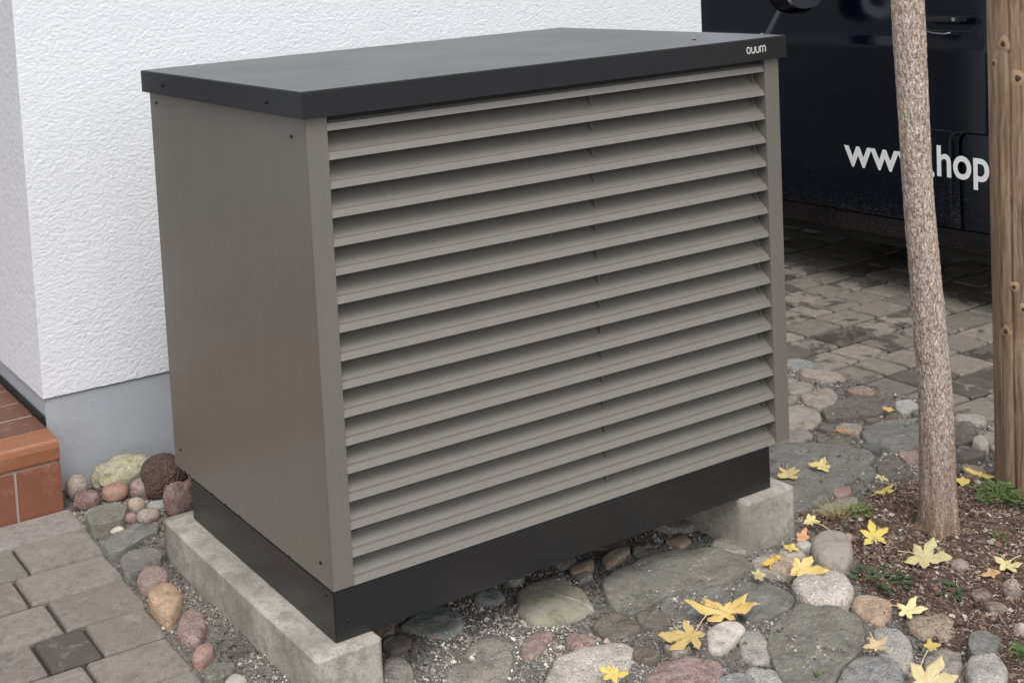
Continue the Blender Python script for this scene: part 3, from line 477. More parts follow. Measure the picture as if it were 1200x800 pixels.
# ---- embedded stones, children of the gravel bed
def smooth_poly(poly, it=2):
    for _ in range(it):
        q = []
        for i in range(len(poly)):
            a = poly[i]; b = poly[(i + 1) % len(poly)]
            q += [(a[0] * .82 + b[0] * .18, a[1] * .82 + b[1] * .18), (a[0] * .18 + b[0] * .82, a[1] * .18 + b[1] * .82)]
        poly = q
    return poly
def slab(i, col, kind, top, poly):
    cx = sum(p[0] for p in poly) / len(poly); cy = sum(p[1] for p in poly) / len(poly)
    if kind in ('layer', 'speck') and i < 60: poly = [(cx + (a - cx) * 1.035, cy + (b - cy) * 1.035) for a, b in poly]
    size = math.sqrt(abs(sum(poly[k][0] * poly[(k + 1) % len(poly)][1] - poly[(k + 1) % len(poly)][0] * poly[k][1] for k in range(len(poly)))) / 2)
    pl = smooth_poly([(p[0] - cx, p[1] - cy) for p in poly], 2 if len(poly) > 9 else 3); n = len(pl)
    top += .001
    zb_ = max(0., float(gz(cx, cy))); hh_ = top - zb_
    if kind != 'layer' and top >= .019 and i < 60: rings = [(1.0, zb_ - .04), (1.0, zb_ + .1 * hh_), (.985, zb_ + .4 * hh_), (.945, zb_ + .66 * hh_), (.86, zb_ + .86 * hh_), (.7, zb_ + .97 * hh_), (.45, top), (.2, top)]
    elif kind == 'layer': rings = [(1.03, -.05), (1.012, top - .014), (1.0, top - .005), (.985, top - .001), (.94, top), (.84, top), (.7, top), (.55, top), (.4, top), (.2, top)]
    else: rings = [(1.03, -.05), (1.015, top - .016), (1.0, top - .009), (.97, top - .004), (.92, top - .001), (.82, top), (.7, top + .001), (.45, top + .002), (.2, top + .002)]
    amp = .003 + .05 * min(size, .2) * (.35 if kind in ('smooth', 'vein') else .6); V = []
    base = float(gz(cx, cy))
    for s, z in rings:
        for px, py in pl:
            f = 1 + .05 * noise.fractal((px * 28 + i, py * 28, 1), 1., 2., 4); x, y = px * s * f, py * s * f
            zz = max(z, base - .05) + amp * noise.fractal(((x) * 12 + i * 3.7, y * 12, 2.), 1., 2., 4) * (1 if s < 1.03 else 0)
            if kind == 'layer': zz += .003 * round(2.6 * noise.noise((x * 11 + i, y * 20, 5.))) * (s < .97)
            V.append((x, y, zz))
    V.append((0, 0, top + .002)); F = []
    for r in range(len(rings) - 1):
        for k in range(n): F.append((r * n + k, r * n + (k + 1) % n, (r + 1) * n + (k + 1) % n, (r + 1) * n + k))
    r = len(rings) - 1
    for k in range(n): F.append((r * n + k, r * n + (k + 1) % n, len(V) - 1))
    o = mesh('stone', V, F, M[kind], gravel_bed, True); o.location = (cx, cy, 0); o.color = (*col, 1); return o
for i, (col, kind, top, poly) in enumerate(STONES): slab(i, col, kind, top, poly)
# filler stones behind the casing and between slabs, seen small
placed = []
for i in range(900):
    x, y = [(rng.uniform(1.42, 2.40), rng.uniform(.08, .95)), (rng.uniform(1.75, 2.40), rng.uniform(-.05, .6)), (rng.uniform(.55, 1.25), rng.uniform(-.75, -.06)), (rng.uniform(.12, 1.2), rng.uniform(-.5, .25))][i % 4]
    if inside(np.array([[x, y]]), SOIL)[0]: continue
    if any(inside(np.array([[x, y]]), s[3])[0] or pdist(np.array([[x, y]]), s[3])[0] < .017 for s in STONES): continue
    dn = min([pdist(np.array([[x, y]]), s[3])[0] for s in STONES] + [math.hypot(x - a_, y - b_) - c_3 for a_, b_, c_3 in placed] + [9]); dn = min(dn, pdist(np.array([[x, y]]), SOIL)[0] + .01)
    if dn < .024 or (i % 4 == 3 and (x > .1 and x < .85 and y < .12 and rng.random() < .93)): continue
    rr = min(rng.uniform(.030, .085), dn * 1.0); placed.append((x, y, rr)); a0 = rng.uniform(0, 6); pts = [(x + rr * rng.uniform(.75, 1.3) * math.cos(a0 + t), y + rr * rng.uniform(.75, 1.3) * math.sin(a0 + t)) for t in np.arange(0, 6.2, .9)]
    c_ = [(.25, .22, .19), (.21, .22, .21), (.30, .25, .21), (.27, .18, .145), (.34, .31, .27)][rng.integers(5)]
    slab(60 + i, c_, ['speck', 'layer', 'speck'][i % 3], rng.uniform(.009, .02), pts)

# ---- gravel grains
N = 215000
P = np.stack([rng.uniform(-.30, 2.43, N), rng.uniform(-1.0, 1.41, N)], 1)
x, y = P.T
line = (y - .011) - (-.7073) * (x - .136)                    # signed offset from the bottom edge of the photo
k = line > -.13
k &= ~((x < -.205) & (y < 1.27))
k &= ~((x > -.06) & (x < .09) & (y > -.02) & (y < .81)); k &= ~((x > 1.18) & (x < 1.345) & (y > -.02) & (y < .81))
k &= ~((x > .1) & (x < 1.17) & (y > .55)) & ~((x > .25) & (y > 1.0) & (x < 2.0))
si = inside(P, SOIL); k &= ~(si & (rng.random(N) < .93))
k &= ~((x > 1.36) & (y > .1) & (rng.random(N) < .30))
P = P[k]; n = len(P)
z = gz(P[:, 0], P[:, 1]) + rng.uniform(-.001, .0035, n)
drop = np.zeros(n, bool)
for col, kind, top, poly in STONES:
    a = np.array([p[:2] for p in poly]); c0 = a.mean(0); ii = inside(P, [tuple(c0 + (q - c0) * 1.0) for q in a]); core = inside(P, [tuple(c0 + (q - c0) * .86) for q in a])
    pr = .6 if top < .015 else (.84 if kind in ('speck', 'layer') and top < .031 else .975)
    u = rng.random(n); drop |= ii & (~core | (u < pr)); z = np.where(core & (top < .03), top - .001, z); drop |= core & (top >= .03)
P, z = P[~drop], z[~drop]; n = len(P)
si = inside(P, SOIL); z = np.where(si, z + .02, z)
r = np.clip(rng.lognormal(math.log(.0021), .40, n), .0010, .0065)
pal = np.array([(.56, .54, .50), (.42, .40, .37), (.30, .28, .255), (.17, .155, .135), (.70, .68, .64), (.34, .26, .205), (.45, .38, .31), (.10, .09, .08), (.24, .26, .25)])
ci = rng.choice(len(pal), n, p=[.12, .18, .20, .15, .08, .09, .07, .07, .04]); cols = pal[ci] * rng.uniform(.8, 1.15, (n, 1))
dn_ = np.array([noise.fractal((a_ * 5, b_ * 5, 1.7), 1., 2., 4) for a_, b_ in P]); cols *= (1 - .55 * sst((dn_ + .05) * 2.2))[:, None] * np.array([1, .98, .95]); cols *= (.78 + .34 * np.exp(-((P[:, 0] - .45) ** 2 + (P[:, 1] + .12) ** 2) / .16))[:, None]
big = rng.random(n) < .035; r = np.where(big, rng.uniform(.0035, .0085, n), r)
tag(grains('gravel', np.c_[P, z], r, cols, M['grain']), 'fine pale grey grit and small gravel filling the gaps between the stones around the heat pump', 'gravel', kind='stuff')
# ---- soil crumbs, twigs
N = 26000; P = np.stack([rng.uniform(1.0, 2.1, N), rng.uniform(-1.0, .1, N)], 1); P = P[inside(P, SOIL)]; n = len(P)
r = np.clip(rng.lognormal(math.log(.0028), .5, n), .0012, .011)
pal = np.array([(.085, .055, .038), (.14, .098, .068), (.21, .15, .11), (.05, .032, .023), (.33, .26, .20), (.50, .44, .38), (.25, .13, .09)])
cols = pal[rng.choice(7, n, p=[.27, .25, .17, .12, .09, .06, .04])]
tag(grains('soil_crumbs', np.c_[P, soil_z(P) + r * .3], r, cols, M['crumb'], (.5, 1)), 'loose dark brown soil crumbs and bits of mulch around the tree trunk', 'soil', kind='stuff')
N = 4200; P = np.stack([rng.uniform(1.0, 2.1, N), rng.uniform(-1.0, .1, N)], 1); P = P[inside(P, SOIL)]; zz = soil_z(P); V = []; F = []; cols = []
tc = np.array([(.22, .125, .08), (.34, .23, .155), (.52, .43, .32), (.13, .08, .055)])
for (px, py), pz in zip(P, zz):
    L_ = rng.uniform(.008, .035); a = rng.uniform(0, 6.28); cv = rng.uniform(-1.6, 1.6); wdt = rng.uniform(.0004, .0011); b0 = len(V); cc = tc[rng.choice(4, p=[.35, .3, .15, .2])]
    for s in range(5):
        t = s / 4; aa = a + cv * t; X_ = px + L_ * (t - .5) * math.cos(aa); Y_ = py + L_ * (t - .5) * math.sin(aa); Z_ = pz + .004 + .006 * math.sin(t * 3.1) * rng.random()
        for j in range(3):
            q = j * 2.09; V.append((X_ - math.sin(aa) * wdt * math.cos(q), Y_ + math.cos(aa) * wdt * math.cos(q), Z_ + wdt * math.sin(q))); cols.append(cc)
    for s in range(4):
        for j in range(3): F.append((b0 + s * 3 + j, b0 + s * 3 + (j + 1) % 3, b0 + s * 3 + 3 + (j + 1) % 3, b0 + s * 3 + 3 + j))
tag(from_np('twig_litter', V, F, M['crumb'], None, False, np.array(cols)), 'thin brown twigs, roots and straw scattered over the soil bed', 'litter', kind='stuff')

# ---- loose cobbles
def cobble(i, label, col, kind, loc, rad, tex):
    bm = bmesh.new(); bmesh.ops.create_icosphere(bm, subdivisions=4, radius=1)
    for v in bm.verts:
        p = v.co.normalized(); f = 1 + tex * 1.2 * noise.fractal(p * 1.3 + Vector((i * 5.1, 0, 0)), 1., 2., 3) + tex * .25 * noise.noise(p * 6 + Vector((i, 3, 0)))
        if kind == 'rock':
            f = 1 + tex * 1.6 * (noise.cell(p * 1.6 + Vector((i * 2.3, 0, 0))) - .5) * .3 + tex * noise.fractal(p * 1.6 + Vector((i * 5.1, 0, 0)), .8, 2., 5) * 1.6
        q = p * f; pw = .85 if kind != 'rock' else .75
        v.co = Vector([math.copysign(abs(q[a]) ** pw, q[a]) * rad[a] for a in range(3)])
    o = bm_obj('cobble', bm, M[kind], None, True); o.location = loc; o.rotation_euler = (0, 0, rng.uniform(-.3, .3)); o.color = (*col, 1)
    tag(o, label, 'stone', 'loose cobbles')
for i, (label, col, kind, loc, rad, tex) in enumerate(COBBLES): cobble(i, label, col, kind, loc, rad, tex)

# ---- pavers
paver_meshes = {}
def paver(lx, ly, var, mat):
    key = (round(lx, 3), round(ly, 3), var, mat.name)
    if key in paver_meshes: return paver_meshes[key]
    r = random.Random(hash((round(lx * 1000), round(ly * 1000), var))); g_ = .0022; hx, hy = lx / 2 - g_, ly / 2 - g_; b = .0035
    g_ = .0064 if 'driveway' in mat.name else g_; hx, hy = lx / 2 - g_, ly / 2 - g_
    bot = [(-hx, -hy), (hx, -hy), (hx, hy), (-hx, hy)]; V = [(x_, y_, -.05) for x_, y_ in bot]
    j = lambda s=.0012: r.uniform(-s, s)
    def ringpts(ix, z, jj):
        pts = []
        for (ax, ay), (bx, by) in zip(bot, bot[1:] + bot[:1]):
            for t in (0.03, .35, .68, .97):
                x_ = ax + (bx - ax) * t; y_ = ay + (by - ay) * t
                x_ -= math.copysign(ix, x_) if abs(abs(x_) - hx) < .01 else 0; y_ -= math.copysign(ix, y_) if abs(abs(y_) - hy) < .01 else 0
                pts.append((x_ + j(jj), y_ + j(jj), z + j(.0004)))
        return pts
    A = ringpts(0, -.007, .0009); B = ringpts(b, -.0008, .0009); Cc = ringpts(b * 2.2, 0, .001); n_ = len(A)
    V = [(p[0], p[1], -.05) for p in A] + A + B + Cc + [(0, 0, .0006)]; F = []
    for q in range(3):
        for k_ in range(n_): F.append((q * n_ + k_, q * n_ + (k_ + 1) % n_, (q + 1) * n_ + (k_ + 1) % n_, (q + 1) * n_ + k_))
    for k_ in range(n_): F.append((3 * n_ + k_, 3 * n_ + (k_ + 1) % n_, 4 * n_))
    me = bpy.data.meshes.new('paving_stone'); me.from_pydata(V, [], F); me.polygons.foreach_set('use_smooth', [False] * len(F)); me.materials.append(mat); me.update()
    paver_meshes[key] = me; return me
def put_paver(parent, x0, x1, y0, y1, z, mat, tint, var=None):
    o = bpy.data.objects.new('paving_stone', paver(x1 - x0, y1 - y0, random.randrange(4) if var is None else var, mat)); link(o, parent)
    o.location = ((x0 + x1) / 2, (y0 + y1) / 2, z + random.uniform(-.0015, .0015)); o.rotation_euler = (random.uniform(-.006, .006), random.uniform(-.006, .006), random.uniform(-.006, .006)); o.color = (*tint, 1); return o
paving = box('paving', (-3.2, -1.4, -.055), (-.205, 1.268, .018), M['joint']); tag(paving, kind='structure')
rows = [(1.11, 1.268, -.172, [-.62]), (.927, 1.108, -.182, [-.388, -.64]), (.762, .925, -.190, [-.437, -.60, -.85]), (.592, .76, -.196, [-.402, -.645]),
        (.435, .59, -.208, [-.365, -.490, -.73]), (.268, .433, -.215, [-.415, -.575, -.82]), (.10, .266, -.22, [-.40, -.65]), (-.065, .098, -.225, [-.47, -.64])]
tints = [(1.2, 1.19, 1.24), (1, .98, .97), (1.06, 1.0, .98), (1.0, .97, .96), (.92, .88, .87), (1.03, .99, .97), (1, 1, 1), (1, 1, 1)]
for ri, (y0, y1, xr, js) in enumerate(rows):
    xs_ = [xr] + js + ([js[-1] - .24, js[-1] - .48] if ri else [js[-1] - .45])
    for ci_, (b_, a_) in enumerate(zip(xs_, xs_[1:])):
        tb = random.uniform(.93, 1.06); t = tuple(c * tb for c in tints[ri])
        if ri == 4 and ci_ == 1: t = (.38, .36, .34)
        if ri == 2 and ci_ == 1: t = (.95, .90, .85)
        if ri == 1 and ci_ == 1: t = (.85, .86, .82)
        put_paver(paving, a_ + .002, b_ - .002, y0 + .0015, y1 - .0015, .032, M['paver'], t)
driveway = box('driveway', (2.432, -6, -.055), (9, 9, -.024), M['joint_dark']); tag(driveway, kind='structure')
yy = -.62; rowi = 0
offs = [0, .06, .03, .1]
while yy < 3.0:
    xx = 2.43; first = True; h = .1555
    while xx < 4.25:
        l = [.165, .205, .125, .165, .205, .245][random.randrange(6)]
        if first: l = [.14, .2, .16, .12][rowi % 4]; first = False
        v_ = random.choice([.5, .8, .9, .95, 1, 1, 1.05, 1.1, 1.15]); put_paver(driveway, xx + .001, xx + l - .001, yy + .001, yy + h - .001, .0, M['paver_far'], (v_ * 1.02, v_ * .98, v_ * .93)); xx += l
    yy += h; rowi += 1

# ================================================================== HOUSE
house = empty('house', (1.18, 5, 0), 'white stuccoed house with a smooth grey wall base, its corner behind the heat pump', 'house')
def H(o): return at(o, house)
# the front wall as a finely subdivided, slightly irregular sheet with real thickness
def wall_prism(name, x0, x1, y0, y1, z0, z1, mat):
    bm = bmesh.new(); add_box(bm, (x0, y0, z0), (x1, y1, z1), .004); return H(bm_obj(name, bm, mat))
wall_prism('wall', -.18, 2.54, 1.423, 9, .3125, 3.1, M['stucco'])
def vnoise(nx_, nz_, cx_, cz_, seed):                            # smooth value noise on a grid, cells cx_ by cz_ samples
    r_ = np.random.default_rng(seed); gx_, gz_2 = int(nx_ / cx_) + 4, int(nz_ / cz_) + 4; G = r_.uniform(-1, 1, (gx_, gz_2))
    X_ = np.arange(nx_) / cx_; Z_ = np.arange(nz_) / cz_; i_ = X_.astype(int); j_ = Z_.astype(int); f_ = X_ - i_; h_2 = Z_ - j_
    f_ = (f_ * f_ * (3 - 2 * f_))[:, None]; h_2 = (h_2 * h_2 * (3 - 2 * h_2))[None]
    return (G[np.ix_(i_, j_)] * (1 - f_) + G[np.ix_(i_ + 1, j_)] * f_) * (1 - h_2) + (G[np.ix_(i_, j_ + 1)] * (1 - f_) + G[np.ix_(i_ + 1, j_ + 1)] * f_) * h_2
def stucco_sheet(P0, ux, L_, z0, z1, nrm, seed, st=.0025):
    nx_, nz_ = int(L_ / st), int((z1 - z0) / st)
    h = np.minimum(np.abs(vnoise(nx_, nz_, 7, 2.8, seed)), .35) * 3.4 + 1.0 * vnoise(nx_, nz_, 2.6, 1.7, seed + 1) + .9 * vnoise(nx_, nz_, 22, 7, seed + 2) * vnoise(nx_, nz_, 5, 2.2, seed + 3) + 1.0 * vnoise(nx_, nz_, 1.5, 1.2, seed + 4) + .5 * vnoise(nx_, nz_, 60, 30, seed + 5)
    h = h * .00050; h[0] = h[-1] = 0
    X_, Z_ = np.meshgrid(np.linspace(0, L_, nx_), np.linspace(z0, z1, nz_), indexing='ij')
    V = np.stack([P0[0] + ux[0] * X_ + nrm[0] * h, P0[1] + ux[1] * X_ + nrm[1] * h, Z_], -1).reshape(-1, 3)
    i_ = np.arange(nx_ * nz_).reshape(nx_, nz_); F = np.stack([i_[:-1, :-1], i_[1:, :-1], i_[1:, 1:], i_[:-1, 1:]], -1).reshape(-1, 4)
    return H(from_np('stucco_render', V, F, M['stucco'], None, True))
stucco_sheet((-.183, 1.4195), (1, 0), 2.726, .3122, 1.75, (0, -1), 5)
stucco_sheet((-.183, 3.29), (0, -1), 1.87, .3122, 1.75, (-1, 0), 15, .0042)
wall_prism('wall_base', -.176, 2.536, 1.425, 8.99, -.06, .310, M['plinth'])
wall_prism('wall', -4, -.19, 3.3, 8.9, .3, 3.1, M['stucco'])
box_r = H(box('roof', (-4.2, 1.25, 3.12), (2.75, 9.2, 3.3), M['anthracite']))
d_ = H(box('door', (-1.5, 3.26, .25), (-.5, 3.298, 2.3), M['anthracite'], None, .004)); h_ = box('handle', (-.62, 3.22, 1.25), (-.58, 3.255, 1.45), M['rim'], None, .004); h_.parent = d_; h_.matrix_parent_inverse = Matrix.Identity(4)
H(box('sealing_joint', (-.192, 1.43, .232), (-.181, 3.2, .256), M['black']))
# terracotta step
step = empty('entrance_step', (-.19, 1.27, .03), 'terracotta tiled entrance step with light grout against the white house corner', 'step')
S_ = lambda o: at(o, step)
ZT = .238; XR = -.189
S_(box('step_core', (-1.9, 1.276, -.05), (XR - .006, 3.25, ZT - .0022), M['grout']))
xx = XR; first = True
for i in range(5):                                              # bullnose row
    x1 = xx - .001; x0 = xx - (.30 if i else .235)
    prof = [(1.272, ZT - .064), (1.268, ZT - .055), (1.266, ZT - .022), (1.270, ZT - .008), (1.280, ZT), (1.375, ZT), (1.375, ZT - .02), (1.29, ZT - .02), (1.285, ZT - .064)]
    S_(extr('nosing_tile', prof, x0, x1, M['terra'])); xx = x0 - .007
yy = 1.383
for r_ in range(9):                                             # top tiles
    y1 = yy + .13; xx = XR - .001
    while xx > -1.85:
        x0 = xx - .24; S_(box('tile', (x0, yy, ZT - .02), (xx, y1, ZT + .0005 * (r_ % 2)), M['terra_dark'] if r_ else M['terra_dark'], None, .002)); xx = x0 - .010
    yy = y1 + .011
xx = XR - .0005
for i in range(8):                                              # riser tiles
    x0 = xx - (.128 if i == 0 else .19); S_(box('riser_tile', (x0, 1.2695, .0), (xx, 1.285, ZT - .071), M['terra_red'], None, .002)); xx = x0 - .009
yy = 1.29
S_(box('side_tile', (XR - .012, 1.2865, .0), (XR + .0008, 1.42, ZT - .066), M['terra_red'], None, .002)); S_(box('side_tile', (XR - .012, 1.377, ZT - .0615), (XR + .0012, 1.419, ZT - .021), M['terra'], None, .002))

# ================================================================== HEAT PUMP
W_, D_, HB, HT = 1.372, .8545, .25, 1.25
hp = empty('heat_pump', (W_ / 2, D_ / 2, .14), 'large taupe louvred outdoor heat pump casing with an anthracite lid and base', 'heat pump')
A = lambda o: at(o, hp)
def child(o, par):                                              # a sub-part whose geometry is in world coordinates
    o.parent = par; return o
ta, an = M['taupe'], M['anthracite']
# lid: folded sheet tray
lo, lt = .0143, .056
bm = bmesh.new(); add_box(bm, (-lo, -lo, HT + lt - .003), (W_ + lo, D_ + lo, HT + lt), 0)
for a, b in (((-lo, -lo, HT), (W_ + lo, -lo + .003, HT + lt - .003)), ((-lo, D_ + lo - .003, HT), (W_ + lo, D_ + lo, HT + lt - .003)), ((-lo, -lo + .003, HT), (-lo + .003, D_ + lo - .003, HT + lt - .003)), ((W_ + lo - .003, -lo + .003, HT), (W_ + lo, D_ + lo - .003, HT + lt - .003))): add_box(bm, a, b)
bmesh.ops.remove_doubles(bm, verts=bm.verts, dist=1e-5)
es = [e for e in bm.edges if (abs(e.verts[0].co.z - (HT + lt)) < 1e-4 and abs(e.verts[1].co.z - (HT + lt)) < 1e-4)]
bmesh.ops.bevel(bm, geom=es, offset=.0022, segments=3, affect='EDGES')
lid = A(bm_obj('lid', bm, an))
def disc(name, c, n, r, h, mat, par, seg=12):
    bm = bmesh.new(); n = Vector(n).normalized(); c = Vector(c)
    u = n.orthogonal().normalized(); v = n.cross(u)
    prof = [(r, 0), (r, h * .6), (r * .75, h), (r * .3, h), (r * .25, h * .5)]
    rings = [[bm.verts.new(c + (u * math.cos(t) + v * math.sin(t)) * rr + n * hh) for t in [2 * math.pi * k_ / seg for k_ in range(seg)]] for rr, hh in prof]
    for a, b in zip(rings, rings[1:]):
        for k_ in range(seg): bm.faces.new((a[k_], a[(k_ + 1) % seg], b[(k_ + 1) % seg], b[k_]))
    bm.faces.new(rings[-1]); return child(bm_obj(name, bm, mat, None, False), par)
for y_ in (.725, .143): disc('screw', (-lo, y_, HT + .026), (-1, 0, 0), .0055, .004, M['screw'], lid)
disc('rivet', (1.193, .11, HT + lt), (0, 0, 1), .005, .002, M['screw'], lid); 
# logo: rounded letters o v u m drawn as ribbons
def ribbon(bm, pts, wd, y, close=False):
    n = len(pts); L, R = [], []
    for i in range(n):
        p = Vector(pts[i]); a = Vector(pts[(i - 1) % n] if (i or close) else pts[0]); b = Vector(pts[(i + 1) % n] if (i < n - 1 or close) else pts[-1])
        t = (b - a).normalized(); m_ = Vector((-t.y, t.x)) * wd / 2; L.append(p + m_); R.append(p - m_)
    vs = [[bm.verts.new((q.x, y - dy, q.y)) for q in S] for dy in (0, .0008) for S in (L, R)]
    rng_ = range(n if close else n - 1)
    for i in rng_:
        j = (i + 1) % n
        for a, b in ((vs[2], vs[3]), (vs[0], vs[2]), (vs[1], vs[3])): bm.faces.new((a[i], a[j], b[j], b[i]))
def arc(cx, cz, rx, rz, a0, a1, n=8): return [(cx + rx * math.cos(math.radians(a0 + (a1 - a0) * i / n)), cz + rz * math.sin(math.radians(a0 + (a1 - a0) * i / n))) for i in range(n + 1)]
bm = bmesh.new(); gw = .0142; gh = .0155; x0 = 1.2455; zb = 1.2705; wd = .0022
def U(x, flip=False):
    r_ = gw / 2 - .0015; c_ = zb + (gh - r_ if flip else r_)
    if flip: return [(x, zb)] + arc(x + r_, c_, r_, r_, 180, 0) + [(x + 2 * r_, zb)]
    return [(x, zb + gh)] + arc(x + r_, c_, r_, r_, 180, 360) + [(x + 2 * r_, zb + gh)]
r_ = gw / 2 - .0015
ribbon(bm, arc(x0 + r_, zb + gh - r_, r_, r_, 0, 180) + arc(x0 + r_, zb + r_, r_, r_, 180, 350), wd, -lo - .0002)
ribbon(bm, [(x0 + 2 * r_, zb + gh * .6), (x0 + 2 * r_, zb)], wd, -lo - .0002)
ribbon(bm, U(x0 + .0160), wd, -lo - .0002); ribbon(bm, U(x0 + .0312), wd, -lo - .0002)
xm = x0 + .0462; r2 = .0047
ribbon(bm, [(xm, zb)] + arc(xm + r2, zb + gh - r2, r2, r2, 180, 0) + [(xm + 2 * r2, zb)], wd, -lo - .0002)
ribbon(bm, arc(xm + 3 * r2, zb + gh - r2, r2, r2, 180, 0) + [(xm + 4 * r2, zb)], wd, -lo - .0002)
child(bm_obj('logo_lettering', bm, M['lettering']), lid)
# side panels
sp = A(box('side_panel', (0, .0035, HB), (.0015, D_ - .002, HT - .001), ta))
for y_, z_ in ((.809, 1.223), (.063, 1.207), (.808, .304), (.050, .295)): disc('screw', (0, y_, z_), (-1, 0, 0), .0042, .0025, M['screw'], sp)
for y_ in (.79, .76, .614, .534, .456, .197, .094, .075, .055): child(box('slot', (-.0012, y_ - .0035, HB - .004), (.0013, y_ + .0035, HB + (.0035 if y_ > .1 else -.0005)), M['black']), sp)
A(box('side_panel', (W_ - .0015, .0035, HB), (W_, D_ - .002, HT - .001), ta)); A(box('back_panel', (.002, D_ - .0018, HB), (W_ - .002, D_, HT - .001), ta))
pw = .0507
A(box('corner_post', (0, 0, HB), (pw, .0034, HT - .001), ta, None, .001)); A(box('corner_post', (W_ - pw, 0, HB), (W_, .0034, HT - .001), ta, None, .001))
A(box('post_return', (pw - .0015, .0036, HB), (pw, .06, HT - .001), ta)); A(box('post_return', (W_ - pw, .0036, HB), (W_ - pw + .0015, .06, HT - .001), ta))
A(box('shade_backing', (.004, .075, HB + .002), (W_ - .004, .077, HT - .002), M['black']))  # black sheet standing in for the shade inside, behind the blades
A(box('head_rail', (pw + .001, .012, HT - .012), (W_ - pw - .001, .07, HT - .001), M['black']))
# blades
blade_me = None
for i in range(17):
    zc = .2642 + .0605 * i
    if blade_me is None:
        yf = .003
        prof = [(.0010, -.0142), (.0058, -.0010), (.0062, .0002), (.0084, .0008), (.0090, -.0008), (.0136, .0018), (.0460, .0372), (.0475, .0372), (.0150, .0004), (.0086, -.0030), (.0024, -.0142)]
        o = extr('louvre_blade', prof, pw + .0003, W_ - pw - .0003, ta); blade_me = o.data
    else: o = bpy.data.objects.new('louvre_blade', blade_me); C.objects.link(o)
    o.location = (0, 0, zc); o.parent = hp; o.matrix_parent_inverse = Matrix.Translation(-Vector(hp.location))
for x_ in (.771, W_ - pw - .012 + .004 - .008): A(box('blade_support', (x_, .0250, HB + .012), (x_ + .0018, .072, HT - .013), ta))
# plinth
bm = bmesh.new(); px0, px1, py0, py1, pz0, pz1 = -.003, W_ - .079, -.003, D_ - .111, .1415, .2495
pl = A(box('base_skirt', (px0, py0, pz0), (px1, py1, pz1), an, None, .0015))
for p_, n_ in (((.028, py0, .182), (0, -1, 0)), ((px1 - .022, py0, .20), (0, -1, 0)), ((px0, .03, .232), (-1, 0, 0))): disc('screw', p_, n_, .0032, .002, M['screw'], pl)

# concrete blocks
def block(label, x0, x1, y0, y1, z0, z1, seed):
    bm = bmesh.new(); add_box(bm, (x0, y0, z0), (x1, y1, z1), .004)
    bmesh.ops.subdivide_edges(bm, edges=[e for e in bm.edges if e.calc_length() > .05], cuts=26, use_grid_fill=True)
    for v in bm.verts:
        p = v.co * 18 + Vector((seed, 0, 0)); v.co += Vector((noise.noise(p), noise.noise(p + Vector((9, 0, 0))), noise.noise(p + Vector((0, 9, 0))) * .8)) * .0016
    o = bm_obj('concrete_block', bm, M['concrete'], None, True); tag(o, label, 'block', 'concrete footing blocks'); return o
block('long weathered concrete footing block under the left side of the heat pump', -.068, .090, -.035, .80, -.05, .14, 3)
block('concrete footing block under the right front corner of the heat pump', 1.175, 1.349, -.030, .80, -.05, .14, 8)

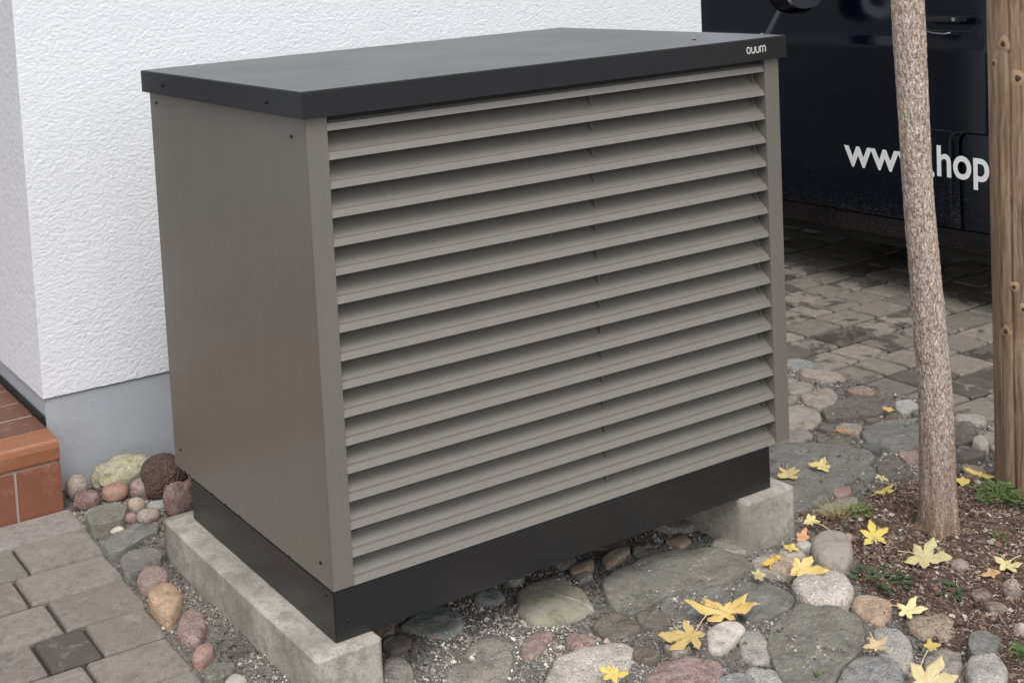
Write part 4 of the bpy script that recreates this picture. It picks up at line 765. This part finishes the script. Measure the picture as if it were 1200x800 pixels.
# ================================================================== LEAVES
for i, (label, col, cen, tips, stem, curl, inner, nrm) in enumerate(LEAVES):
    root = bpy.data.objects.new('fallen_leaf', None); root.empty_display_size = .02; root.location = cen; C.objects.link(root); tag(root, label, 'leaf', 'yellow fallen leaves')
    T = [Vector(t) for t in tips]; n = len(T); N_ = Vector(nrm); c0 = Vector((0, 0, 0))
    u = N_.orthogonal().normalized(); v = N_.cross(u); T.sort(key=lambda t: math.atan2(t.dot(v), t.dot(u)))
    out = []; K = 12
    for a in range(n):
        A_, B_ = T[a], T[(a + 1) % n]; la, lb = A_.length, B_.length
        dm = (A_.normalized() + B_.normalized()); dm = dm.normalized() if dm.length > .2 else N_.cross(A_).normalized()
        val = dm * min(la, lb) * (inner * .80 + .04)
        for t in range(K):
            s = t / K
            if s < .5: s2 = s * 2; p = A_.lerp(val, s2); bul = math.sin(s2 * math.pi) * (1 + .45 * math.cos(s2 * 9 + i)); side = (A_.normalized().cross(N_)) * -1; p += side * bul * la * .11
            else: s2 = s * 2 - 1; p = val.lerp(B_, s2); bul = math.sin(s2 * math.pi) * (1 + .45 * math.cos(s2 * 9 + i + a)); side = (B_.normalized().cross(N_)); p += side * bul * lb * .11
            out.append(p)
    rings = [1, .82, .6, .35]; V = []
    for s in rings:
        for q in out:
            p = q * s; d_ = p.length / .04
            V.append(p + N_ * ((curl + .004 * math.sin(i * 2.7 + math.atan2(p.dot(v), p.dot(u)) * 2)) * (d_ ** 2) * .8 + .0065 * .9 * noise.noise((p.x * 38 + i * 3, p.y * 38, i)) + .003 * noise.noise((p.x * 90 + i * 3, p.y * 90, i)) - .0022 * math.cos(math.atan2(p.dot(v), p.dot(u)) * n) * d_ * .3 + .002))
    m_ = len(out); V.append(N_ * .001); F = []
    for r_ in range(len(rings) - 1):
        for k_ in range(m_): F.append((r_ * m_ + k_, r_ * m_ + (k_ + 1) % m_, (r_ + 1) * m_ + (k_ + 1) % m_, (r_ + 1) * m_ + k_))
    for k_ in range(m_): F.append(((len(rings) - 1) * m_ + k_, (len(rings) - 1) * m_ + (k_ + 1) % m_, len(V) - 1))
    b = mesh('leaf_blade', V, F, M['leaf'], root, True); lv = .80 + .14 * math.sin(i * 4.7); b.color = (col[0] * lv, col[1] * lv * (1 - .05 * math.sin(i * 2.3) ** 2), col[2] * lv, 1)
    md = b.modifiers.new('thickness', 'SOLIDIFY'); md.thickness = .0005
    bm = bmesh.new()                                            # veins
    for t in T: tube(bm, [N_ * .002, t * .45 + N_ * (.002 + .0015), t * .85 + N_ * (curl * .8 * (t.length * .85 / .04) ** 2 + .002)], .0004, 4, .0002)
    vn = bm_obj('vein', bm, M['stem'], root); 
    if stem:
        bm = bmesh.new(); s_v = Vector(stem); tube(bm, [Vector((0, 0, .001)), s_v * .5 + Vector((0, 0, .005)), s_v], .0009, 5, .0012); bm_obj('stem', bm, M['stem'], root)

# ================================================================== TREE
tree = empty('tree', (1.632, -.24, 0), 'young tree with pale rough cracked trunk standing in the soil bed before the van', 'tree')
nz, na = 330, 112; V = []; zt = 2.7
for i in range(nz):
    z = -.03 + (zt + .03) * i / (nz - 1); t = max(z, 0)
    cx = 1.632 - .012 * t - .058 * max(0, t - .35) + .006 * math.sin(t * 5); r0 = .0365 + .0022 * math.sin(t * 4.2 + .7) + .015 * math.exp(-t / .05) + .0045 * math.exp(-t / .35)
    for j in range(na):
        a = 2 * math.pi * j / na; c_, s_2 = math.cos(a), math.sin(a)
        f = .0016 * noise.fractal((c_ * 3, s_2 * 3, z * 7), 1., 2., 3) + .0022 * abs(noise.noise((c_ * 9, s_2 * 9, z * 26))) + .0013 * noise.noise((c_ * 22, s_2 * 22, z * 85))
        fl = .004 * math.exp(-t / .08) * math.cos(5 * a + .6)
        V.append((cx + (r0 + f + fl) * c_, -.24 + (r0 + f + fl) * s_2, z))
F = [(i * na + j, i * na + (j + 1) % na, (i + 1) * na + (j + 1) % na, (i + 1) * na + j) for i in range(nz - 1) for j in range(na)]
trunk = at(mesh('trunk', V, F, M['bark'], None, True), tree)
for k_ in range(5):
    bm = bmesh.new(); a = k_ * 1.3; z0 = 2.15 + .12 * k_; p0 = Vector((1.632 - .012 * z0 - .045 * (z0 - .35), -.24, z0))
    tube(bm, [p0, p0 + Vector((math.cos(a) * .3, math.sin(a) * .3, .35)), p0 + Vector((math.cos(a) * .55, math.sin(a) * .55, .9))], .025, 8, .008); at(bm_obj('limb', bm, M['bark'], None, True), tree)

# ================================================================== WOODEN POST
post = empty('wooden_post', (2.043, -.214, 0), 'round weathered wooden post with knots and a long vertical crack at the right edge', 'post')
nz, na = 260, 160; V = []; R0 = .075
for i in range(nz):
    z = -.05 + 2.45 * i / (nz - 1)
    for j in range(na):
        a = 2 * math.pi * j / na; rr = R0 - .0012 * abs(noise.noise((math.cos(a) * 30, math.sin(a) * 30, z * 2.5))) + .0016 * noise.fractal((math.cos(a) * 2, math.sin(a) * 2, z * 1.2), 1., 2., 4)
        for (ac, wdt, dep, ph, amp_) in ((3.36, .05, .014, 0., .09), (2.95, .022, .005, 4., .05), (3.72, .028, .007, 11., .07), (4.75, .03, .008, 7., .06)):
            cc = ac + amp_ * noise.noise((ph, 0, z * 2.3)) + .03 * noise.noise((ph, 3, z * 9)); dd = abs((a - cc + math.pi) % (2 * math.pi) - math.pi)
            act = .35 + .65 * max(0, min(1, .6 + 2 * noise.noise((ph, 9, z * 1.4))))
            rr -= dep * act * max(0, 1 - dd / wdt)
        V.append((2.043 + rr * math.cos(a), -.214 + rr * math.sin(a), z))
F = [(i * na + j, i * na + (j + 1) % na, (i + 1) * na + (j + 1) % na, (i + 1) * na + j) for i in range(nz - 1) for j in range(na)]; F.append(tuple((nz - 1) * na + j for j in range(na)))
shaft = at(mesh('shaft', V, F, M['wood'], None, True), post)
def knot(a, z, r):
    c = Vector((2.043 + (R0 - .001) * math.cos(a), -.214 + (R0 - .001) * math.sin(a), z)); n = Vector((math.cos(a), math.sin(a), 0)); u = Vector((-n.y, n.x, 0)); w_ = Vector((0, 0, 1))
    for rr, hh, mt, nm in ((r, .0028, M['knot_ring'], 'knot'), (r * .52, .0040, M['knot'], 'knot_core')):
        bm = bmesh.new(); c0 = bm.verts.new(c + n * hh); ring = [[bm.verts.new(c + (u * math.cos(t) * s + w_ * math.sin(t) * s * 1.25) * rr * (1 + .12 * math.sin(3 * t + a * 9)) + n * hh * q - n * (rr * s) ** 2 / (2 * R0) * abs(math.cos(t)) ** 2) for t in [k_ * 2 * math.pi / 16 for k_ in range(16)]] for s, q in ((.6, .95), (1, .0))]
        for k_ in range(16):
            bm.faces.new((c0, ring[0][k_], ring[0][(k_ + 1) % 16])); bm.faces.new((ring[0][k_], ring[1][k_], ring[1][(k_ + 1) % 16], ring[0][(k_ + 1) % 16]))
        o = bm_obj(nm, bm, mt, None, True)
        if nm == 'knot': K0 = o; at(o, post)
        else: o.parent = K0
KN = [(3.20, 1.24, .017), (2.80, 1.187, .014), (3.66, 1.15, .019), (3.13, .468, .016), (3.44, .593, .012), (3.72, .535, .012), (4.5, .3, .012), (3.6, 1.6, .014)]
for kn in KN: knot(*kn)

# ================================================================== WEEDS
def leaf_clump(label, x, y, n, rad, hgt, ls, mat, name='weed', blade=False, seed=0):
    r = random.Random(seed); root = bpy.data.objects.new(name, None); z0 = float(soil_z(np.array([[x, y]]))[0]) if inside(np.array([[x, y]]), SOIL)[0] else float(gz(x, y))
    root.location = (x, y, z0); C.objects.link(root); tag(root, label, 'weed')
    bm = bmesh.new(); st = bmesh.new()
    for i in range(n):
        a = r.uniform(0, 6.28); q = rad * math.sqrt(r.random()); h = hgt * r.uniform(.3, 1) * (1.1 - q / rad * .6); base = Vector((q * .4 * math.cos(a), q * .4 * math.sin(a), 0)); tip = Vector((q * math.cos(a), q * math.sin(a), h))
        if blade:
            L_ = ls * r.uniform(.6, 1.3); d = Vector((math.cos(a) * r.uniform(.3, 1), math.sin(a) * r.uniform(.3, 1), r.uniform(.3, 1))).normalized(); s = d.cross(Vector((0, 0, 1))).normalized() * .0012
            p = base; pts = []
            for t in range(5): pts.append(p.copy()); p = p + d * L_ / 5; d = (d + Vector((0, 0, -.22))).normalized()
            vs = [(bm.verts.new(q_ + s * (1 - t / 5)), bm.verts.new(q_ - s * (1 - t / 5)), bm.verts.new(q_ + Vector((0, 0, .0006)))) for t, q_ in enumerate(pts)]
            for A1, B1 in zip(vs, vs[1:]):
                for e in ((0, 2), (2, 1), (1, 0)): bm.faces.new((A1[e[0]], A1[e[1]], B1[e[1]], B1[e[0]]))
        else:
            tube(st, [base, base.lerp(tip, .6) + Vector((0, 0, .004)), tip], .0006, 3)
            L_ = ls * r.uniform(.6, 1.2); d = Vector((math.cos(a + r.uniform(-1, 1)), math.sin(a + r.uniform(-1, 1)), r.uniform(-.2, .5))).normalized(); s = d.cross(Vector((0, 0, 1))).normalized() * L_ * .34; up = Vector((0, 0, L_ * .12))
            pts = [tip, tip + d * L_ * .35 + s, tip + d * L_ * .8 + s * .6, tip + d * L_, tip + d * L_ * .8 - s * .6, tip + d * L_ * .35 - s]; vs = [bm.verts.new(p_) for p_ in pts]; cc = bm.verts.new(tip + d * L_ * .5 - up)
            for k_ in range(6): bm.faces.new((vs[k_], vs[(k_ + 1) % 6], cc))
    o = bm_obj('foliage', bm, mat, root); o.modifiers.new('thickness', 'SOLIDIFY').thickness = .0003
    if not blade: bm_obj('stem', st, M['green'], root)
    else: st.free()
leaf_clump('bushy bright green weed clump at the foot of the wooden post', 1.905, -.225, 150, .062, .05, .013, M['green'], seed=1)
leaf_clump('dark green weed at the right edge beside the wooden post foot', 1.935, -.335, 60, .045, .03, .02, M['darkgreen'], seed=2)
leaf_clump('mossy green grass tuft in the bottom right corner of the photo', 1.27, -.715, 160, .035, .03, .045, M['green'], 'grass_tuft', True, 3)
leaf_clump('dark leafy weed on the soil between the mottled pale stone and the large star leaf', 1.305, -.325, 34, .055, .02, .024, M['darkgreen'], seed=4)
leaf_clump('small dark weed on the soil above the rough brown stone', 1.38, -.46, 14, .03, .012, .018, M['darkgreen'], seed=5)
leaf_clump('tiny green weed on the soil above the leaf at the right edge', 1.70, -.36, 16, .02, .014, .012, M['green'], seed=6)
leaf_clump('dry yellowish grass tuft behind the smooth taupe cobble', 1.50, -.04, 120, .07, .03, .06, M['dry'], 'grass_tuft', True, 7)
leaf_clump('small green weed growing out of the dry grass behind the taupe cobble', 1.545, -.075, 22, .03, .025, .018, M['green'], seed=8)
leaf_clump('tiny yellow-green weed in the gravel at the bottom edge left of the dark blue stone', .883, -.50, 14, .012, .012, .012, M['green'], seed=9)
leaf_clump('tiny mossy weed between the slabs left of the big green-grey slab', .80, -.42, 12, .012, .010, .010, M['darkgreen'], seed=10)

# ================================================================== VAN
XV = 3.388
van = empty('van', (XV + .95, .5, 0), 'dark navy blue van with white web address lettering parked on the paved driveway', 'van')
VA = lambda o: at(o, van)
def vchild(o, par): o.parent = par; return o
def vprof(z):                                                    # x of the body side at height z
    if z < .34: return XV + .012 + (.34 - z) * .25
    if z < .95: return XV + .006 * ((z - .62) / .33) ** 2
    if z < 1.055: return XV + .006 + (z - .95) * .02
    if z < 1.10: return XV + .008 + (z - 1.055) * .42
    return XV + .027 + (z - 1.10) * .16 + max(0, z - 1.7) ** 2 * 1.2
zs = [.25, .26, .30, .325, .338, .36, .42, .5, .6, .7, .8, .9, .98, 1.03, 1.05, 1.06, 1.075, 1.09, 1.105, 1.15, 1.2, 1.25, 1.32, 1.5, 1.7, 1.8, 1.88, 1.94]
YF, YR = 3.25, -1.65
def strip(name, zlist, ya, yb, off, mat, thick=.02, ny=24):
    """body skin between two edge functions of z, following the side profile, with returned edges"""
    V = []; 
    for z in zlist:
        for k_ in range(ny + 1): V.append((vprof(z) + off, ya(z) + (yb(z) - ya(z)) * k_ / ny, z))
    nr = ny + 1; F = [(i * nr + k_, i * nr + k_ + 1, (i + 1) * nr + k_ + 1, (i + 1) * nr + k_) for i in range(len(zlist) - 1) for k_ in range(ny)]
    nV = len(V); edge = [i * nr for i in range(len(zlist))] + [(len(zlist) - 1) * nr + k_ for k_ in range(1, nr)] + [i * nr + ny for i in range(len(zlist) - 2, -1, -1)] + list(range(ny - 1, 0, -1))
    bound = []
    for e in edge: bound.append(len(V)); V.append((V[e][0] + thick, V[e][1], V[e][2]))
    for a in range(len(edge)): b2 = (a + 1) % len(edge); F.append((edge[a], edge[b2], bound[b2], bound[a]))
    bm = bmesh.new(); vs = [bm.verts.new(v) for v in V]
    for f in F: bm.faces.new([vs[q] for q in f])
    sharp = [e for e in bm.edges if len(e.link_faces) == 2 and e.calc_face_angle(0) > 1.0]
    bmesh.ops.bevel(bm, geom=sharp, offset=.003, segments=2, affect='EDGES')
    return bm_obj(name, bm, mat, None, True)
def ring_body():
    bm = bmesh.new(); rings = []
    for y, ins, zc in ((YR, .04, 1.9), (YR + .05, 0, 1.95), (1.0, 0, 1.96), (1.75, .0, 1.93), (2.25, .02, 1.42), (2.9, .05, 1.12), (YF, .16, .9)):
        side = [(vprof(min(z, zc)) + .016 + ins, z if z < zc else zc) for z in zs]; side[-1] = (side[-1][0] + .05, side[-1][1])
        L_ = [(a, b) for a, b in side]; R_ = [(2 * (XV + .95) - a, b) for a, b in side][::-1]
        rings.append([bm.verts.new((a, y, b)) for a, b in L_ + R_])
    n = len(rings[0])
    for a, b in zip(rings, rings[1:]):
        for k_ in range(n): bm.faces.new((a[k_], a[(k_ + 1) % n], b[(k_ + 1) % n], b[k_]))
    bm.faces.new(rings[0]); bm.faces.new(rings[-1][::-1]); bmesh.ops.remove_doubles(bm, verts=bm.verts, dist=1e-4)
    return bm_obj('body', bm, M['paint'], None, True)
body = VA(ring_body())
def fr(z):                                                       # front door leading edge
    return 1.95 if z < .98 else 1.95 - (z - .98) * .55 if z < 1.25 else 1.80 - (z - 1.25) * .35
zd = [.345, .36, .42, .5, .6, .69, .71, .722, .730, .733]
def rr_low(z):                                                   # jog with a rounded corner
    if z < .69: return .906
    return .906 - (.04 - math.sqrt(max(0, .04 ** 2 - (z - .693) ** 2))) if False else .906 - .03 * ((z - .69) / .043) ** 2.2
low = [.343, .35, .37, .42, .5, .55, .6, .65, .69, .70, .71, .718, .725, .730, .733]
door = VA(strip('front_door', low, fr, rr_low, -.004, M['paint'], .02))
up = [.736, .74, .75, .8, .85, .9, .95, .98, 1.0, 1.03, 1.045, 1.055, 1.065, 1.08, 1.095, 1.105, 1.13, 1.16, 1.2, 1.25, 1.28]
door_up = strip('door_upper_skin', [.7335] + up, fr, lambda z: .752, -.004, M['paint'], .02); vchild(door_up, door)
vchild(strip('door_window', [1.30, 1.4, 1.5, 1.65, 1.78], lambda z: fr(z) - .06 - max(0, z - 1.4) * .5, lambda z: .80, .0, M['glass'], .01), door)
VA(strip('corner_panel', [.343, .35, .42, .5, .6, .66, .70, .715, .724, .728], lambda z: .900 - (0 if z < .69 else .03 * ((z - .69) / .038) ** 2.2), lambda z: .742, -.001, M['paint'], .02, 8))
VA(strip('rear_side_panel', [.343, .36, .42, .5, .6, .7, .8, .9, .98, 1.03, 1.045, 1.055, 1.065, 1.08, 1.095, 1.105, 1.15, 1.25, 1.28], lambda z: .736, lambda z: YR + .1, -.004, M['paint'], .02, 30))
VA(strip('front_wing', [.343, .36, .42, .5, .6, .7, .8, .9, .98, 1.03, 1.045, 1.055, 1.065, 1.08, 1.095], lambda z: YF - .42 - .12 * max(0, z - .8), lambda z: fr(z) + .008, -.003, M['paint'], .02, 20))
VA(strip('sill', [.25, .258, .27, .29, .31, .325, .332, .336], lambda z: 1.98, lambda z: -.1, -.004, M['paint'], .05, 30))
# handle: recess, grip, lock
hd = box('door_handle', (XV - .034, .868, 1.167), (XV - .016, 1.06, 1.192), M['black'], None, .006); vchild(hd, door)
rc = bmesh.new()
ringo = [(1.03 + .05 * math.cos(t) if math.cos(t) > 0 else .865 + .03 * math.cos(t), 1.165 + .038 * math.sin(t)) for t in [k_ * 2 * math.pi / 28 for k_ in range(28)]]
vs1 = [rc.verts.new((vprof(b) - .0062, a, b)) for a, b in ringo]; vs2 = [rc.verts.new((vprof(b) + .002, .955 + (a - .955) * .82, 1.165 + (b - 1.165) * .8)) for a, b in ringo]
for k_ in range(28): rc.faces.new((vs1[k_], vs1[(k_ + 1) % 28], vs2[(k_ + 1) % 28], vs2[k_]))
rc.faces.new(vs2); vchild(bm_obj('handle_recess', rc, M['black'], None, True), door)
ch = bmesh.new(); tube(ch, [(XV - .010, 1.03, 1.128), (XV - .013, 1.0, 1.122), (XV - .013, .95, 1.120), (XV - .010, .925, 1.125)], .0035, 6); vchild(bm_obj('handle_trim', ch, M['rim'], None, True), door)
bm = bmesh.new(); tube(bm, [(XV - .0345, .893, 1.180), (XV - .0375, .893, 1.180)], .008, 12); vchild(bm_obj('door_lock', bm, M['rim']), door)
for yb_ in (.878, 1.048): vchild(box('handle_mount', (XV - .017, yb_ - .012, 1.168), (XV + .01, yb_ + .012, 1.190), M['black'], None, .003), door)
# mirror
bm = bmesh.new(); bmesh.ops.create_icosphere(bm, subdivisions=4, radius=1)
for v in bm.verts:
    p = v.co; v.co = Vector((3.215 + math.copysign(abs(p.x) ** .7, p.x) * .125, 1.56 + p.y * .06 - (.03 if p.y < 0 else 0) * abs(p.y), 1.328 + math.copysign(abs(p.z) ** .75, p.z) * (.125 + .02 * p.x)))
mir = VA(bm_obj('wing_mirror', bm, M['paint'], None, True))
bm = bmesh.new(); ring = [bm.verts.new((3.215 + .105 * math.copysign(abs(math.cos(t)) ** .7, math.cos(t)), 1.476, 1.328 + .10 * math.copysign(abs(math.sin(t)) ** .7, math.sin(t)))) for t in [k_ * 2 * math.pi / 32 for k_ in range(32)]]
r2_ = [bm.verts.new(v.co + Vector((0, .02, 0))) for v in ring]; bm.faces.new(ring)
for k_ in range(32): bm.faces.new((ring[k_], ring[(k_ + 1) % 32], r2_[(k_ + 1) % 32], r2_[k_]))
vchild(bm_obj('mirror_glass', bm, M['mirror']), mir)
bm = bmesh.new(); tube(bm, [(XV + .03, 1.60, 1.36), (XV - .05, 1.58, 1.36), (XV - .12, 1.57, 1.36)], .03, 12, .03); vchild(bm_obj('mirror_arm', bm, M['paint'], None, True), mir)
# lettering
def text(s, y0, y1, zb, xh, bold=.012):
    cu = bpy.data.curves.new('lettering', 'FONT'); cu.body = s; cu.size = 1; cu.extrude = .0; cu.offset = bold
    tmp = bpy.data.objects.new('tmp', cu); C.objects.link(tmp); bpy.context.view_layer.update()
    me = bpy.data.meshes.new_from_object(tmp); bpy.data.objects.remove(tmp)
    co = np.array([v.co[:] for v in me.vertices]); mnx, mxx = co[:, 0].min(), co[:, 0].max(); sx = (y0 - y1) / (mxx - mnx); szz = xh / .56
    for v in me.vertices: x_ = (v.co.x - mnx) * sx; yy_ = v.co.y; z_ = zb + (yy_ * szz if yy_ < .56 else .56 * szz + (yy_ - .56) * szz * .62) * (1 if yy_ > 0 else .8); v.co = (vprof(z_) - .0052, y0 - x_, z_)
    me.materials.clear(); me.update(); o = bpy.data.objects.new('lettering', me); link(o, None, M['white_letter']); vchild(o, door if y1 > .905 else door_up); return o
def glyphs(): 
    t1 = text('www.', 1.446, 1.012, .541, .103, .018); t2 = text('hop', 1.000, .775, .549, .106, .018)
glyphs()
for yw in (2.5, -.55):
    for xs2, sg in ((XV + .03, 1), (XV + 1.87, -1)):
        wt = bmesh.new(); seg = 40; prof = [(.20, 0), (.21, -.01), (.30, -.012), (.325, .005), (.33, .03), (.33, .17), (.325, .2), (.2, .2)]
        rings = [[wt.verts.new((xs2 + sg * (q + .01), yw + rr_ * math.cos(t), .33 + rr_ * math.sin(t))) for t in [2 * math.pi * k_ / seg for k_ in range(seg)]] for rr_, q in prof]
        for a, b in zip(rings, rings[1:]):
            for k_ in range(seg): wt.faces.new((a[k_], a[(k_ + 1) % seg], b[(k_ + 1) % seg], b[k_]))
        wh = VA(bm_obj('wheel', wt, M['tyre'], None, True)); rm = bmesh.new()
        for k_ in range(5):
            a = k_ * 2 * math.pi / 5; d = Vector((0, math.cos(a), math.sin(a))); tube(rm, [Vector((xs2 + sg * .03, yw, .33)) + d * .03, Vector((xs2 + sg * .02, yw, .33)) + d * .2], .022, 6)
        tube(rm, [(xs2 + sg * .015, yw, .33), (xs2 + sg * .06, yw, .33)], .045, 16); tube(rm, [(xs2 + sg * .08, yw, .33), (xs2 + sg * .09, yw, .33)], .205, 32); vchild(bm_obj('rim', rm, M['rim'], None, True), wh)
VA(box('underbody', (XV + .08, YR + .2, .2), (XV + 1.82, YF - .3, .249), M['black']))
VA(box('windscreen', (XV + .2, 1.93, 1.42), (XV + 1.7, 1.96, 1.85), M['glass'])); VA(box('headlight', (XV + .17, YF - .06, .72), (XV + .42, YF - .0, .86), M['white_lens'], None, .02)); VA(box('headlight', (XV + 1.48, YF - .06, .72), (XV + 1.73, YF, .86), M['white_lens'], None, .02))
VA(box('tail_light', (XV + .06, YR - .01, .9), (XV + .16, YR + .05, 1.3), M['red_lens'], None, .01)); VA(box('tail_light', (XV + 1.74, YR - .01, .9), (XV + 1.84, YR + .05, 1.3), M['red_lens'], None, .01))
